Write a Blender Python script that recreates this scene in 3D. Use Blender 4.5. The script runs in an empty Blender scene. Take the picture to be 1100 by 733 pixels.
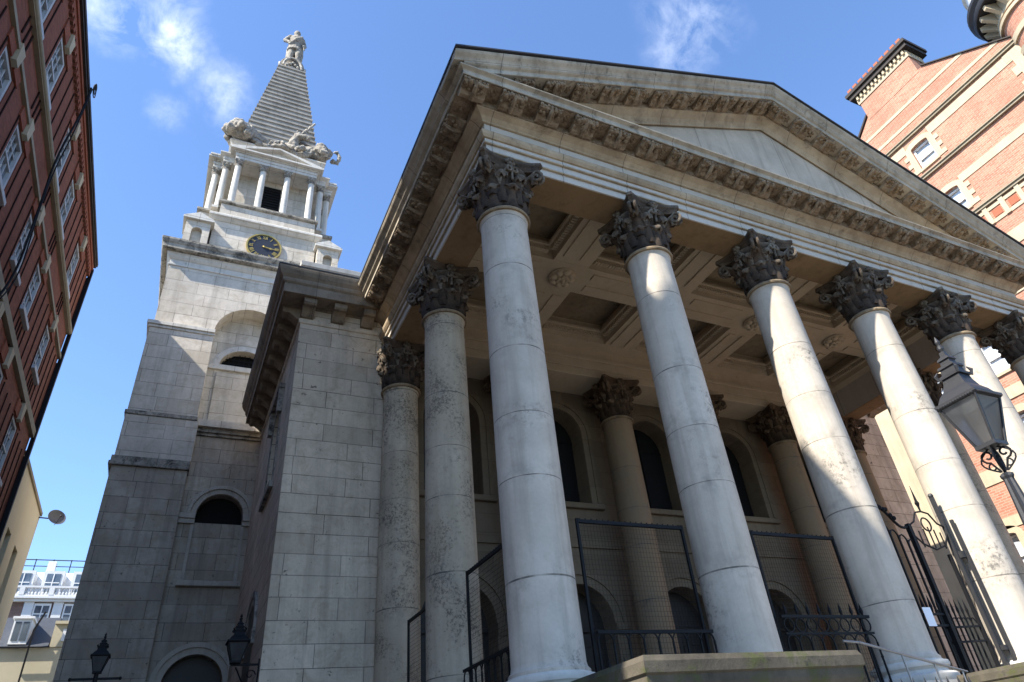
import bpy, bmesh, math, random
from mathutils import Vector, Matrix
from math import pi, sin, cos, radians as R, sqrt, atan2, tan
random.seed(7)
S = bpy.context.scene
COL = S.collection

# ------------------------------------------------------------------ camera, sky, sun, exposure
cam_d = bpy.data.cameras.new('camera'); cam = bpy.data.objects.new('camera', cam_d); COL.objects.link(cam)
S.camera = cam
cam_d.sensor_width = 36.0; cam_d.sensor_fit = 'HORIZONTAL'
cam_d.lens = 36.0 * 728.79 / 1100
cam_d.shift_x = -18.82 / 1100; cam_d.shift_y = -9.91 / 1100
cam_d.clip_start = 0.05; cam_d.clip_end = 5000
_yaw, _pit, _rol = 0.51219, 0.60017, -0.11716
_f = Vector((sin(_yaw) * cos(_pit), cos(_yaw) * cos(_pit), sin(_pit)))
_r = Vector((cos(_yaw), -sin(_yaw), 0)); _u = _r.cross(_f)
_r2 = _r * cos(_rol) + _u * sin(_rol); _u2 = -_r * sin(_rol) + _u * cos(_rol)
M = Matrix(((_r2.x, _u2.x, -_f.x), (_r2.y, _u2.y, -_f.y), (_r2.z, _u2.z, -_f.z))).to_4x4()
M.translation = Vector((-5.305, -10.053, -1.472))
cam.matrix_world = M

SUN = Vector((-1.0, -0.29, 1.0)).normalized()          # towards the sun
sun_d = bpy.data.lights.new('sun', 'SUN'); sun = bpy.data.objects.new('sun', sun_d); COL.objects.link(sun)
sun_d.energy = 5.0; sun_d.angle = R(0.53); sun_d.color = (1.0, 0.94, 0.845)
sun.rotation_euler = SUN.to_track_quat('Z', 'Y').to_euler()
sun.location = (-60, -20, 60)
W = bpy.data.worlds.new('World'); S.world = W; W.use_nodes = True
S.view_settings.view_transform = 'Standard'; S.view_settings.look = 'None'
S.view_settings.exposure = 1.27; S.view_settings.gamma = 1.0
S.view_settings.use_curve_mapping = False
SKY_STRENGTH = 0.14


def build_world():
    nt = W.node_tree; nt.nodes.clear()
    N = nt.nodes.new; L = nt.links.new
    out = N('ShaderNodeOutputWorld'); bg = N('ShaderNodeBackground')
    sky = N('ShaderNodeTexSky'); sky.sky_type = 'NISHITA'; sky.sun_disc = False
    sky.sun_elevation = math.asin(SUN.z); sky.sun_rotation = atan2(SUN.x, SUN.y)
    sky.air_density = 1.0; sky.dust_density = 0.15; sky.ozone_density = 2.6
    bg.inputs[1].default_value = SKY_STRENGTH
    # thin wisps of cloud at fixed places in the sky
    geo = N('ShaderNodeTexCoord')
    def pixdir(px, py):
        v = _f + _r2 * ((px - 568.82) / 728.79) - _u2 * ((py - 356.59) / 728.79)
        return v.normalized()
    total = None
    wn = N('ShaderNodeTexNoise'); wn.inputs['Scale'].default_value = 7.0; wn.inputs['Detail'].default_value = 7; wn.inputs['Roughness'].default_value = .62
    L(geo.outputs['Generated'], wn.inputs['Vector'])
    ws = N('ShaderNodeVectorMath'); ws.operation = 'SUBTRACT'; L(wn.outputs['Color'], ws.inputs[0]); ws.inputs[1].default_value = (.5, .5, .5)
    wm = N('ShaderNodeVectorMath'); wm.operation = 'SCALE'; wm.inputs[3].default_value = .12; L(ws.outputs[0], wm.inputs[0])
    noise = N('ShaderNodeTexNoise'); noise.inputs['Scale'].default_value = 17.0
    noise.inputs['Detail'].default_value = 9; noise.inputs['Roughness'].default_value = .62
    noise.inputs['Distortion'].default_value = .35
    L(geo.outputs['Generated'], noise.inputs['Vector'])
    ramp = N('ShaderNodeMapRange'); ramp.inputs[1].default_value = .40; ramp.inputs[2].default_value = .74
    L(noise.outputs[0], ramp.inputs[0])
    for px, py, rad, amt in [(190, 40, .058, .75), (200, 60, .045, .5), (240, 104, .058, .45), (116, 2, .06, .5), (178, 124, .04, .3),
                             (745, 20, .08, .36), (180, 4, .07, .4), (722, 58, .06, .3), (242, 88, .05, .3)]:
        d = pixdir(px, py)
        dist = N('ShaderNodeVectorMath'); dist.operation = 'DISTANCE'
        nrm = N('ShaderNodeVectorMath'); nrm.operation = 'NORMALIZE'
        L(geo.outputs['Generated'], nrm.inputs[0]); wa = N('ShaderNodeVectorMath'); wa.operation = 'ADD'; L(nrm.outputs[0], wa.inputs[0]); L(wm.outputs[0], wa.inputs[1]); L(wa.outputs[0], dist.inputs[0]); dist.inputs[1].default_value = d
        mr = N('ShaderNodeMapRange'); mr.interpolation_type = 'SMOOTHSTEP'
        mr.inputs[1].default_value = 0.0; mr.inputs[2].default_value = rad
        mr.inputs[3].default_value = amt; mr.inputs[4].default_value = 0.0
        L(dist.outputs['Value'], mr.inputs[0])
        if total is None: total = mr.outputs[0]
        else:
            a = N('ShaderNodeMath'); a.operation = 'MAXIMUM'; L(total, a.inputs[0]); L(mr.outputs[0], a.inputs[1]); total = a.outputs[0]
    mul = N('ShaderNodeMath'); mul.operation = 'MULTIPLY'; L(total, mul.inputs[0]); L(ramp.outputs[0], mul.inputs[1])
    tint = N('ShaderNodeMix'); tint.data_type = 'RGBA'; tint.blend_type = 'MULTIPLY'; tint.inputs[0].default_value = 1; tint.inputs[7].default_value = (.84, .945, 1.09, 1)
    L(sky.outputs[0], tint.inputs[6])
    mix = N('ShaderNodeMix'); mix.data_type = 'RGBA'
    L(mul.outputs[0], mix.inputs[0]); L(tint.outputs[2], mix.inputs[6]); mix.inputs[7].default_value = (6.6, 6.8, 7.2, 1)
    L(mix.outputs[2], bg.inputs[0]); L(bg.outputs[0], out.inputs[0])


build_world()


# ------------------------------------------------------------------ materials
class NT:
    def __init__(s, name):
        s.m = bpy.data.materials.new(name); s.m.use_nodes = True
        s.t = s.m.node_tree; s.t.nodes.clear()
        s.out = s.n('ShaderNodeOutputMaterial'); s.b = s.n('ShaderNodeBsdfPrincipled')
        s.l(s.b.outputs[0], s.out.inputs[0])
    def n(s, k, **kw):
        o = s.t.nodes.new(k)
        for a, v in kw.items(): setattr(o, a, v)
        return o
    def l(s, a, b): s.t.links.new(a, b)
    def math(s, op, a, b=None, c=None, clamp=False):
        o = s.n('ShaderNodeMath', operation=op, use_clamp=clamp)
        for i, v in enumerate((a, b, c)):
            if v is None: continue
            if isinstance(v, (int, float)): o.inputs[i].default_value = v
            else: s.l(v, o.inputs[i])
        return o.outputs[0]
    def mix(s, f, a, b, mode='MIX'):
        o = s.n('ShaderNodeMix', data_type='RGBA', blend_type=mode)
        for i, v in ((0, f), (6, a), (7, b)):
            if isinstance(v, (int, float)): o.inputs[i].default_value = v
            elif isinstance(v, tuple): o.inputs[i].default_value = v if len(v) == 4 else (*v, 1)
            else: s.l(v, o.inputs[i])
        return o.outputs[2]
    def pos(s):
        if not hasattr(s, '_g'): s._g = s.n('ShaderNodeNewGeometry')
        return s._g.outputs['Position']
    def wall_uv(s):
        """(horizontal run, height, 0) for any vertical world-aligned face"""
        p = s.n('ShaderNodeSeparateXYZ'); s.l(s.pos(), p.inputs[0])
        nn = s.n('ShaderNodeSeparateXYZ'); s.l(s._g.outputs['True Normal'], nn.inputs[0])
        ax = s.math('GREATER_THAN', s.math('ABSOLUTE', nn.outputs[0]), .6)
        u = s.math('ADD', s.math('MULTIPLY', p.outputs[1], ax), s.math('MULTIPLY', p.outputs[0], s.math('SUBTRACT', 1.0, ax)))
        c = s.n('ShaderNodeCombineXYZ'); s.l(u, c.inputs[0]); s.l(p.outputs[2], c.inputs[1]); s.l(s.math('MULTIPLY', ax, 7.3), c.inputs[2])
        return c.outputs[0]
    def noise(s, scale, detail=5, rough=.6, vec=None, dist=0, stretch=None):
        o = s.n('ShaderNodeTexNoise'); o.inputs['Scale'].default_value = scale
        o.inputs['Detail'].default_value = detail; o.inputs['Roughness'].default_value = rough; o.inputs['Distortion'].default_value = dist
        v = vec if vec is not None else s.pos()
        if stretch:
            mp = s.n('ShaderNodeMapping'); mp.inputs['Scale'].default_value = stretch; s.l(v, mp.inputs[0]); v = mp.outputs[0]
        s.l(v, o.inputs['Vector']); return o.outputs[0]
    def rng(s, v, a, b, lo=0., hi=1.):
        o = s.n('ShaderNodeMapRange'); s.l(v, o.inputs[0])
        for i, x in enumerate((a, b, lo, hi)): o.inputs[i + 1].default_value = x
        return o.outputs[0]
    def bump(s, h, strength=.3, dist=.02, prev=None):
        o = s.n('ShaderNodeBump'); o.inputs['Strength'].default_value = strength; o.inputs['Distance'].default_value = dist
        s.l(h, o.inputs['Height'])
        if prev is not None: s.l(prev, o.inputs['Normal'])
        return o.outputs[0]
    def done(s, col=None, rough=.85, normal=None, metal=0., spec=.3):
        if col is not None:
            if isinstance(col, tuple): s.b.inputs['Base Color'].default_value = (*col[:3], 1)
            else: s.l(col, s.b.inputs['Base Color'])
        if isinstance(rough, float): s.b.inputs['Roughness'].default_value = rough
        else: s.l(rough, s.b.inputs['Roughness'])
        s.b.inputs['Metallic'].default_value = metal; s.b.inputs['Specular IOR Level'].default_value = spec
        if normal is not None: s.l(normal, s.b.inputs['Normal'])
        return s.m


def mat_ashlar(name, base, dark, course=.56, length=1.5, stain=.6, joint=.35, soot=(.05, .045, .04), pits=True, warm=(.30, .24, .15)):
    t = NT(name)
    uv = t.wall_uv()
    br = t.n('ShaderNodeTexBrick'); br.offset = .5; br.inputs['Scale'].default_value = 1.0
    br.inputs['Brick Width'].default_value = length; br.inputs['Row Height'].default_value = course
    br.inputs['Mortar Size'].default_value = .011; br.inputs['Mortar Smooth'].default_value = .3; br.inputs['Bias'].default_value = 0
    br.squash = 1.35; br.squash_frequency = 3
    br.inputs['Color1'].default_value = (0, 0, 0, 1); br.inputs['Color2'].default_value = (1, 1, 1, 1); br.inputs['Mortar'].default_value = (.5, .5, .5, 1)
    # slightly wavy joints
    w = t.noise(1.3, 2, .5, uv)
    wv = t.n('ShaderNodeVectorMath', operation='MULTIPLY_ADD'); 
    cw = t.n('ShaderNodeCombineXYZ'); t.l(w, cw.inputs[0]); t.l(w, cw.inputs[1])
    t.l(cw.outputs[0], wv.inputs[0]); wv.inputs[1].default_value = (.03, .03, 0); t.l(uv, wv.inputs[2])
    t.l(wv.outputs[0], br.inputs['Vector'])
    blk = t.n('ShaderNodeSeparateColor'); t.l(br.outputs['Color'], blk.inputs[0])
    col = t.mix(t.rng(blk.outputs[0], .1, .95, .0, .42), base, dark)
    col = t.mix(t.math('GREATER_THAN', blk.outputs[0], .86), col, tuple(c * 1.0 for c in dark)); col = t.mix(t.math('LESS_THAN', blk.outputs[0], .12), col, tuple(min(.8, c * 1.06) for c in base))
    n1 = t.noise(.5, 7, .65); col = t.mix(t.rng(n1, .38, .72, 0, stain), col, tuple(c * .55 for c in dark))
    n2 = t.noise(1.6, 7, .75, dist=.6); col = t.mix(t.rng(n2, .49, .70, 0, stain * 1.0), col, warm)
    n7 = t.noise(4.2, 7, .78, dist=.3); col = t.mix(t.rng(n7, .50, .66, 0, stain * .55), col, tuple(c * .62 for c in dark))
    ns = t.noise(1.0, 6, .65, stretch=(2.6, 2.6, .15)); col = t.mix(t.rng(ns, .48, .70, 0, stain * .8), col, tuple(c * .42 for c in dark))
    n3 = t.noise(14, 6, .75); col = t.mix(t.rng(n3, .35, .75, 0, .28), col, tuple(c * .5 for c in base))
    if pits:
        n4 = t.noise(5.5, 6, .7, dist=.4); col = t.mix(t.rng(n4, .63, .68, 0, .8), col, soot)
    col = t.mix(t.math('MULTIPLY', br.outputs['Fac'], t.rng(t.noise(.8, 4, .6), .3, .7, joint * .5, min(1, joint * 1.7))), col, soot)
    h = t.math('SUBTRACT', t.math('ADD', t.math('MULTIPLY', n3, .35), t.math('MULTIPLY', blk.outputs[0], .25)), t.math('MULTIPLY', br.outputs['Fac'], .9))
    return t.done(col, .9, t.bump(h, .55, .015))


def mat_stone(name, base, dark, stain=.5, scale=1., soot=None, soot_lo=.6, soot_hi=.75, rough_bump=.4, drum=None, joint_x=None, bumpd=.012, streak=.5, joints=None):
    t = NT(name)
    n1 = t.noise(.9 * scale, 7, .65, dist=.3); col = t.mix(t.rng(n1, .36, .72, 0, stain), base, dark)
    ns = t.noise(1.6 * scale, 5, .6, stretch=(2.2, 2.2, .15)); col = t.mix(t.rng(ns, .5, .76, 0, streak), col, tuple(c * .55 for c in dark))
    n3 = t.noise(16 * scale, 6, .75); col = t.mix(t.rng(n3, .35, .75, 0, .25), col, tuple(c * .5 for c in base))
    h = t.math('MULTIPLY', n3, .5)
    if soot:
        n4 = t.noise(2.6 * scale, 7, .75, dist=.5) if not drum else t.math('ADD', t.math('MULTIPLY', t.noise(15, 6, .8), .62), t.math('MULTIPLY', t.noise(.9, 4, .6), .40)); col = t.mix(t.rng(n4, soot_lo, soot_hi, 0, .9), col, soot)
    p = t.n('ShaderNodeSeparateXYZ'); t.l(t.pos(), p.inputs[0])
    if drum:
        oi = t.n('ShaderNodeObjectInfo')
        z = t.math('ADD', p.outputs[2], t.math('MULTIPLY', oi.outputs['Random'], 1.9))
        z2 = t.math('ADD', z, t.math('MULTIPLY', t.math('SINE', t.math('MULTIPLY', z, 1.1)), .28))
        d = t.math('PINGPONG', z2, drum)
        idx = t.math('FLOOR', t.math('DIVIDE', z2, drum * 2))
        wn = t.n('ShaderNodeTexWhiteNoise', noise_dimensions='1D'); t.l(t.math('ADD', idx, t.math('MULTIPLY', oi.outputs['Random'], 31.)), wn.inputs['W'])
        col = t.mix(t.rng(wn.outputs[0], 0, 1, 0, .35), col, dark)
        jn = t.math('LESS_THAN', d, .0105)
        near = t.rng(d, .0, .5, .5, .0)
        st = t.math('MULTIPLY', near, t.rng(t.noise(3.0, 6, .7), .48, .7, 0, 1)); col = t.mix(st, col, (.16, .15, .13))
        col = t.mix(t.math('MULTIPLY', jn, t.rng(t.noise(2.2, 3), .35, .62, .25, .95)), col, (.08, .072, .06))
        # broad soot patches on some drums
        n5 = t.noise(.55, 3, .5); n6 = t.noise(7, 6, .8)
        pt = t.math('MULTIPLY', t.rng(n5, .55, .66, 0, 1), t.rng(n6, .5, .62, 0, .8)); col = t.mix(pt, col, (.09, .085, .075))
        h = t.math('SUBTRACT', h, t.math('MULTIPLY', jn, 1.))
    if joints:
        for ax, sp in ((0, joints), (1, joints)):
            dd = t.math('PINGPONG', t.math('ADD', p.outputs[ax], .37), sp)
            jj = t.math('LESS_THAN', dd, .009)
            nn = t.n('ShaderNodeSeparateXYZ'); t.l(t._g.outputs['True Normal'], nn.inputs[0])
            ok = t.math('LESS_THAN', t.math('ABSOLUTE', nn.outputs[ax]), .5)
            col = t.mix(t.math('MULTIPLY', jj, t.math('MULTIPLY', ok, .7)), col, (.05, .04, .035))
    return t.done(col, .9, t.bump(h, rough_bump, bumpd))


def mat_carved(name, base, mid, black, light, scale=1.):
    t = NT(name)
    t.pos()
    n1 = t.noise(1.4 * scale, 6, .7, dist=.4); n2 = t.noise(5 * scale, 6, .75)
    col = t.mix(t.rng(n1, .34, .66), base, mid)
    col = t.mix(t.rng(n2, .46, .68, 0, .85), col, black)
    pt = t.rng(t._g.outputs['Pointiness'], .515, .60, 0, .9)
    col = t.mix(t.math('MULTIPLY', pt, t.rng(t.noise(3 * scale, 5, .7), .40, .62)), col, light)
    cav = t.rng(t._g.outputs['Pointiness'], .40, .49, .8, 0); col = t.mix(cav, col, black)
    n3 = t.noise(22, 5, .7)
    return t.done(col, .92, t.bump(t.math('ADD', t.math('MULTIPLY', n3, .4), n2), .6, .03))


def mat_brick(name, a, b, mortar, bw=.225, bh=.075, dirt=.4, msize=.008):
    t = NT(name); uv = t.wall_uv()
    br = t.n('ShaderNodeTexBrick'); br.inputs['Scale'].default_value = 1; br.inputs['Brick Width'].default_value = bw; br.inputs['Row Height'].default_value = bh
    br.inputs['Mortar Size'].default_value = msize; br.inputs['Color1'].default_value = (*a, 1); br.inputs['Color2'].default_value = (*b, 1); br.inputs['Mortar'].default_value = (*mortar, 1)
    t.l(uv, br.inputs['Vector'])
    n1 = t.noise(.45, 6, .65); col = t.mix(t.rng(n1, .38, .7, 0, dirt), br.outputs['Color'], tuple(c * .5 for c in a))
    n2 = t.noise(2.2, 5, .7, stretch=(1, 1, .35)); col = t.mix(t.rng(n2, .5, .75, 0, dirt * .8), col, tuple(min(1, c * 1.35 + .03) for c in b))
    n4 = t.noise(9, 3, .6, uv, stretch=(1, 3, 1)); col = t.mix(t.rng(n4, .45, .7, 0, .35), col, tuple(c * .55 for c in a))
    return t.done(col, .9, t.bump(t.math('SUBTRACT', n4, br.outputs['Fac']), .4, .01))


def mat_plain(name, c, rough=.6, metal=0., spec=.4, var=.25, scale=6., bump=.15):
    t = NT(name)
    n = t.noise(scale, 5, .65); col = t.mix(t.rng(n, .35, .7, 0, var), c, tuple(x * .45 for x in c))
    n2 = t.noise(scale * 6, 4, .6)
    return t.done(col, rough, t.bump(n2, bump, .006), metal, spec)


def mat_glass(name, c, rough=.06, wob=.15):
    t = NT(name)
    n = t.noise(.7, 3, .5); col = t.mix(t.rng(n, .4, .65, 0, .7), c, tuple(min(1, x * 2.2 + .03) for x in c))
    return t.done(col, rough, t.bump(t.noise(1.7, 2), wob, .05), 0, .9)


PORT = (.58, .555, .50); PORTD = (.40, .385, .35)
M_ = {}
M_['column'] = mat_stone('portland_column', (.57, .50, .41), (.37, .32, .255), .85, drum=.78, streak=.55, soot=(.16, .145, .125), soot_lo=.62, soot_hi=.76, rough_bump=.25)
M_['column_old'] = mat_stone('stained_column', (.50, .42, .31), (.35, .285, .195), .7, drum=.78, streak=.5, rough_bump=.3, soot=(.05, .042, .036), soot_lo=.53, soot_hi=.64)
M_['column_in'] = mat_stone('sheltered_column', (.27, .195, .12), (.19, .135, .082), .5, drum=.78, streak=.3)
M_['capital'] = mat_carved('sooty_capital', (.105, .070, .044), (.052, .038, .027), (.013, .010, .008), (.20, .17, .13))
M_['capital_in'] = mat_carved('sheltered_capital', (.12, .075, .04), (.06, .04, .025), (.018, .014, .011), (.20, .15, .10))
M_['astragal'] = mat_stone('necking', (.30, .22, .13), (.16, .12, .08), .7, soot=(.04, .034, .028), soot_lo=.5, soot_hi=.7)
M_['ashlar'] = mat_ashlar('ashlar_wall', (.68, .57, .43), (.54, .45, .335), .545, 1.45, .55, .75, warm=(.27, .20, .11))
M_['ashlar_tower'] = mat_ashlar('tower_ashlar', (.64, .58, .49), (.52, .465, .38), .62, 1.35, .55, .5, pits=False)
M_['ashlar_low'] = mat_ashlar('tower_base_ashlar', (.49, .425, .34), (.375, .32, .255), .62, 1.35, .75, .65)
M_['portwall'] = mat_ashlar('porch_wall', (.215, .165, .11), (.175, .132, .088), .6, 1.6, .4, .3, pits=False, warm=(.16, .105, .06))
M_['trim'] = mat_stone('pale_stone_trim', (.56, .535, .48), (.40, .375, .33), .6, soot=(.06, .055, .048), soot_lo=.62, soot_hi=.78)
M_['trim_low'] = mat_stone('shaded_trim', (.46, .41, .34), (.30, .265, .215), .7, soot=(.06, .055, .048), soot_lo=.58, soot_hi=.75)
M_['trim_tower'] = mat_stone('tower_trim', (.60, .575, .52), (.36, .34, .30), .6, soot=(.05, .046, .04), soot_lo=.60, soot_hi=.78, joints=.7)
M_['ledge'] = mat_stone('weathered_ledge', (.38, .345, .285), (.19, .17, .14), .9, soot=(.035, .034, .03), soot_lo=.46, soot_hi=.62, joints=.8)
M_['arch'] = mat_stone('architrave_stone', (.55, .505, .44), (.42, .36, .27), .6, scale=.8, soot=(.12, .10, .075), soot_lo=.66, soot_hi=.82, joints=.95, streak=.3)
M_['moulding'] = mat_stone('ochre_moulding', (.50, .395, .265), (.25, .18, .11), .9, soot=(.07, .05, .035), soot_lo=.56, soot_hi=.78, joints=.95, streak=.5)
M_['cornice'] = mat_carved('eroded_cornice', (.25, .175, .105), (.17, .118, .07), (.045, .033, .024), (.33, .26, .18), 1.6)
M_['rake'] = mat_stone('rake_stone', (.50, .435, .335), (.26, .215, .155), .9, soot=(.045, .038, .032), soot_lo=.54, soot_hi=.74, joints=1.25, streak=.6)
M_['wing_cornice'] = mat_stone('sooty_cornice_stone', (.31, .245, .17), (.15, .115, .08), .9, soot=(.04, .034, .028), soot_lo=.54, soot_hi=.74, joints=1.25, streak=.6)
M_['tymp'] = mat_stone('tympanum_stone', (.56, .475, .365), (.37, .31, .235), .85, joints=1.8, streak=.6, soot=(.10, .09, .08), soot_lo=.6, soot_hi=.85)
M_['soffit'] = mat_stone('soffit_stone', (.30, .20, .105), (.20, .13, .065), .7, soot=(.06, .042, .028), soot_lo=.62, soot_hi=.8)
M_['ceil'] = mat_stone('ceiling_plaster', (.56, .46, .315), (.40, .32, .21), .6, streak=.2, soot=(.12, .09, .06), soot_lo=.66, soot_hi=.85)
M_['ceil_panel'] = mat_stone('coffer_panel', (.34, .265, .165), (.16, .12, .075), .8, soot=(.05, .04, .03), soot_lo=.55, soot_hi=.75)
M_['spire'] = mat_stone('spire_stone', (.34, .32, .285), (.17, .16, .14), .9, soot=(.05, .047, .042), soot_lo=.56, soot_hi=.74)
M_['statue'] = mat_carved('statue_stone', (.36, .33, .28), (.23, .205, .17), (.06, .05, .042), (.56, .53, .47), 1.6)
M_['iron'] = mat_plain('black_iron', (.007, .007, .008), .6, .0, .18, .3, 12)
M_['iron_grey'] = mat_plain('grey_painted_iron', (.028, .028, .030), .5, .0, .3, .35, 10)
M_['steel'] = mat_plain('galvanised_rail', (.22, .22, .225), .4, .8, .5, .3)
M_['dark'] = mat_plain('dark_interior', (.008, .008, .009), .7, 0, .2, .2)
M_['door'] = mat_plain('dark_timber_door', (.022, .016, .012), .5, 0, .4, .4)
M_['glass_dark'] = mat_glass('dark_window_glass', (.004, .004, .005), .5)
M_['glass_sky'] = mat_glass('window_glass', (.06, .075, .09), .05)
M_['glass_pale'] = mat_glass('pale_blind_glass', (.30, .33, .36), .12)
M_['louvre'] = mat_plain('dark_louvre', (.012, .011, .010), .8, 0, .1)
M_['white'] = mat_plain('white_paint', (.74, .735, .71), .5, 0, .4, .2, 3)
M_['sash'] = mat_plain('grey_sash_paint', (.46, .47, .48), .6, 0, .3, .35, 3)  # greyer, darker tone than the white paint, for the left-hand windows
M_['whitewall'] = mat_plain('white_render', (.66, .665, .66), .7, 0, .3, .2, 1.2)
M_['brick_dark'] = mat_brick('dark_red_brick', (.27, .082, .045), (.17, .05, .031), (.14, .075, .05))
M_['brick_rub'] = mat_brick('rubbed_brick', (.30, .085, .042), (.23, .062, .034), (.14, .065, .04), .1, .1)
M_['rib_shadow'] = mat_plain('rib_shadow_brick', (.028, .012, .009), .9, 0, .1)  # shadow lines beside the brick ribs, put into the colour
M_['brick_red'] = mat_brick('orange_red_brick', (.47, .225, .145), (.35, .13, .08), (.45, .32, .24), .34, .12, .6, .014)
M_['brick_brown'] = mat_brick('brown_brick', (.21, .125, .10), (.15, .09, .075), (.25, .2, .17))
M_['cream'] = mat_stone('cream_stone', (.47, .39, .27), (.33, .27, .18), .6, joints=None, streak=.25)
M_['cream_band'] = mat_stone('cream_string_course', (.32, .27, .19), (.20, .165, .115), .6, streak=.3)
M_['cream_wall'] = mat_plain('cream_render', (.62, .53, .36), .85, 0, .2, .15, .8)
M_['buff'] = mat_plain('buff_render', (.48, .42, .29), .85, 0, .2, .2, .8)
M_['slate'] = mat_plain('slate_roof', (.055, .06, .07), .6, 0, .4, .5, 5)
M_['lead'] = mat_plain('lead_flashing', (.03, .03, .034), .6, .0, .4, .3)
M_['clock_face'] = mat_plain('clock_face', (.016, .019, .03), .5, 0, .4, .15)
M_['gold'] = mat_plain('gilding', (.62, .42, .12), .35, .75, .5, .2)
M_['ring'] = mat_plain('stone_clock_ring', (.62, .54, .34), .6, .2, .4)
M_['paper'] = mat_plain('paper', (.80, .80, .82), .8, 0, .2, .06)
M_['dish'] = mat_plain('dish_grey', (.10, .105, .12), .45, .2, .4, .3)
M_['asphalt'] = mat_plain('asphalt', (.05, .05, .052), .9, 0, .2, .4, 3)
M_['paving'] = mat_ashlar('paving', (.30, .285, .26), (.24, .225, .20), .6, .9, .4, .3)
M_['terracotta'] = mat_plain('terracotta', (.33, .11, .06), .8, 0, .2)
M_['tar'] = mat_plain('dark_coping', (.035, .028, .024), .7, 0, .3)


def mat_mossy():
    t = NT('mossy_coping')
    n1 = t.noise(1.3, 6, .7); col = t.mix(t.rng(n1, .35, .7), (.10, .085, .062), (.035, .03, .022))
    nm = t.noise(3.1, 7, .75, dist=.5); col = t.mix(t.rng(nm, .50, .62, 0, .85), col, (.06, .066, .022))
    nb = t.noise(6, 6, .75); col = t.mix(t.rng(nb, .58, .70, 0, .9), col, (.03, .03, .024))
    return t.done(col, .95, t.bump(t.math('ADD', nm, nb), .6, .02))


M_['mossy'] = mat_mossy()


def mat_lantern(a, b, name, tr):
    t = NT(name)
    n = t.noise(5, 4, .6, stretch=(1, 1, .3)); col = t.mix(t.rng(n, .3, .7), a, b)
    t.b.inputs['Transmission Weight'].default_value = tr; t.b.inputs['IOR'].default_value = 1.12
    return t.done(col, .35, None, 0, .6)


M_['lantern'] = mat_lantern((.22, .225, .23), (.11, .115, .12), 'frosted_lantern_glass', .75)
M_['lantern_dim'] = mat_lantern((.10, .10, .095), (.05, .05, .05), 'sooty_lantern_glass', .3)


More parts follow.
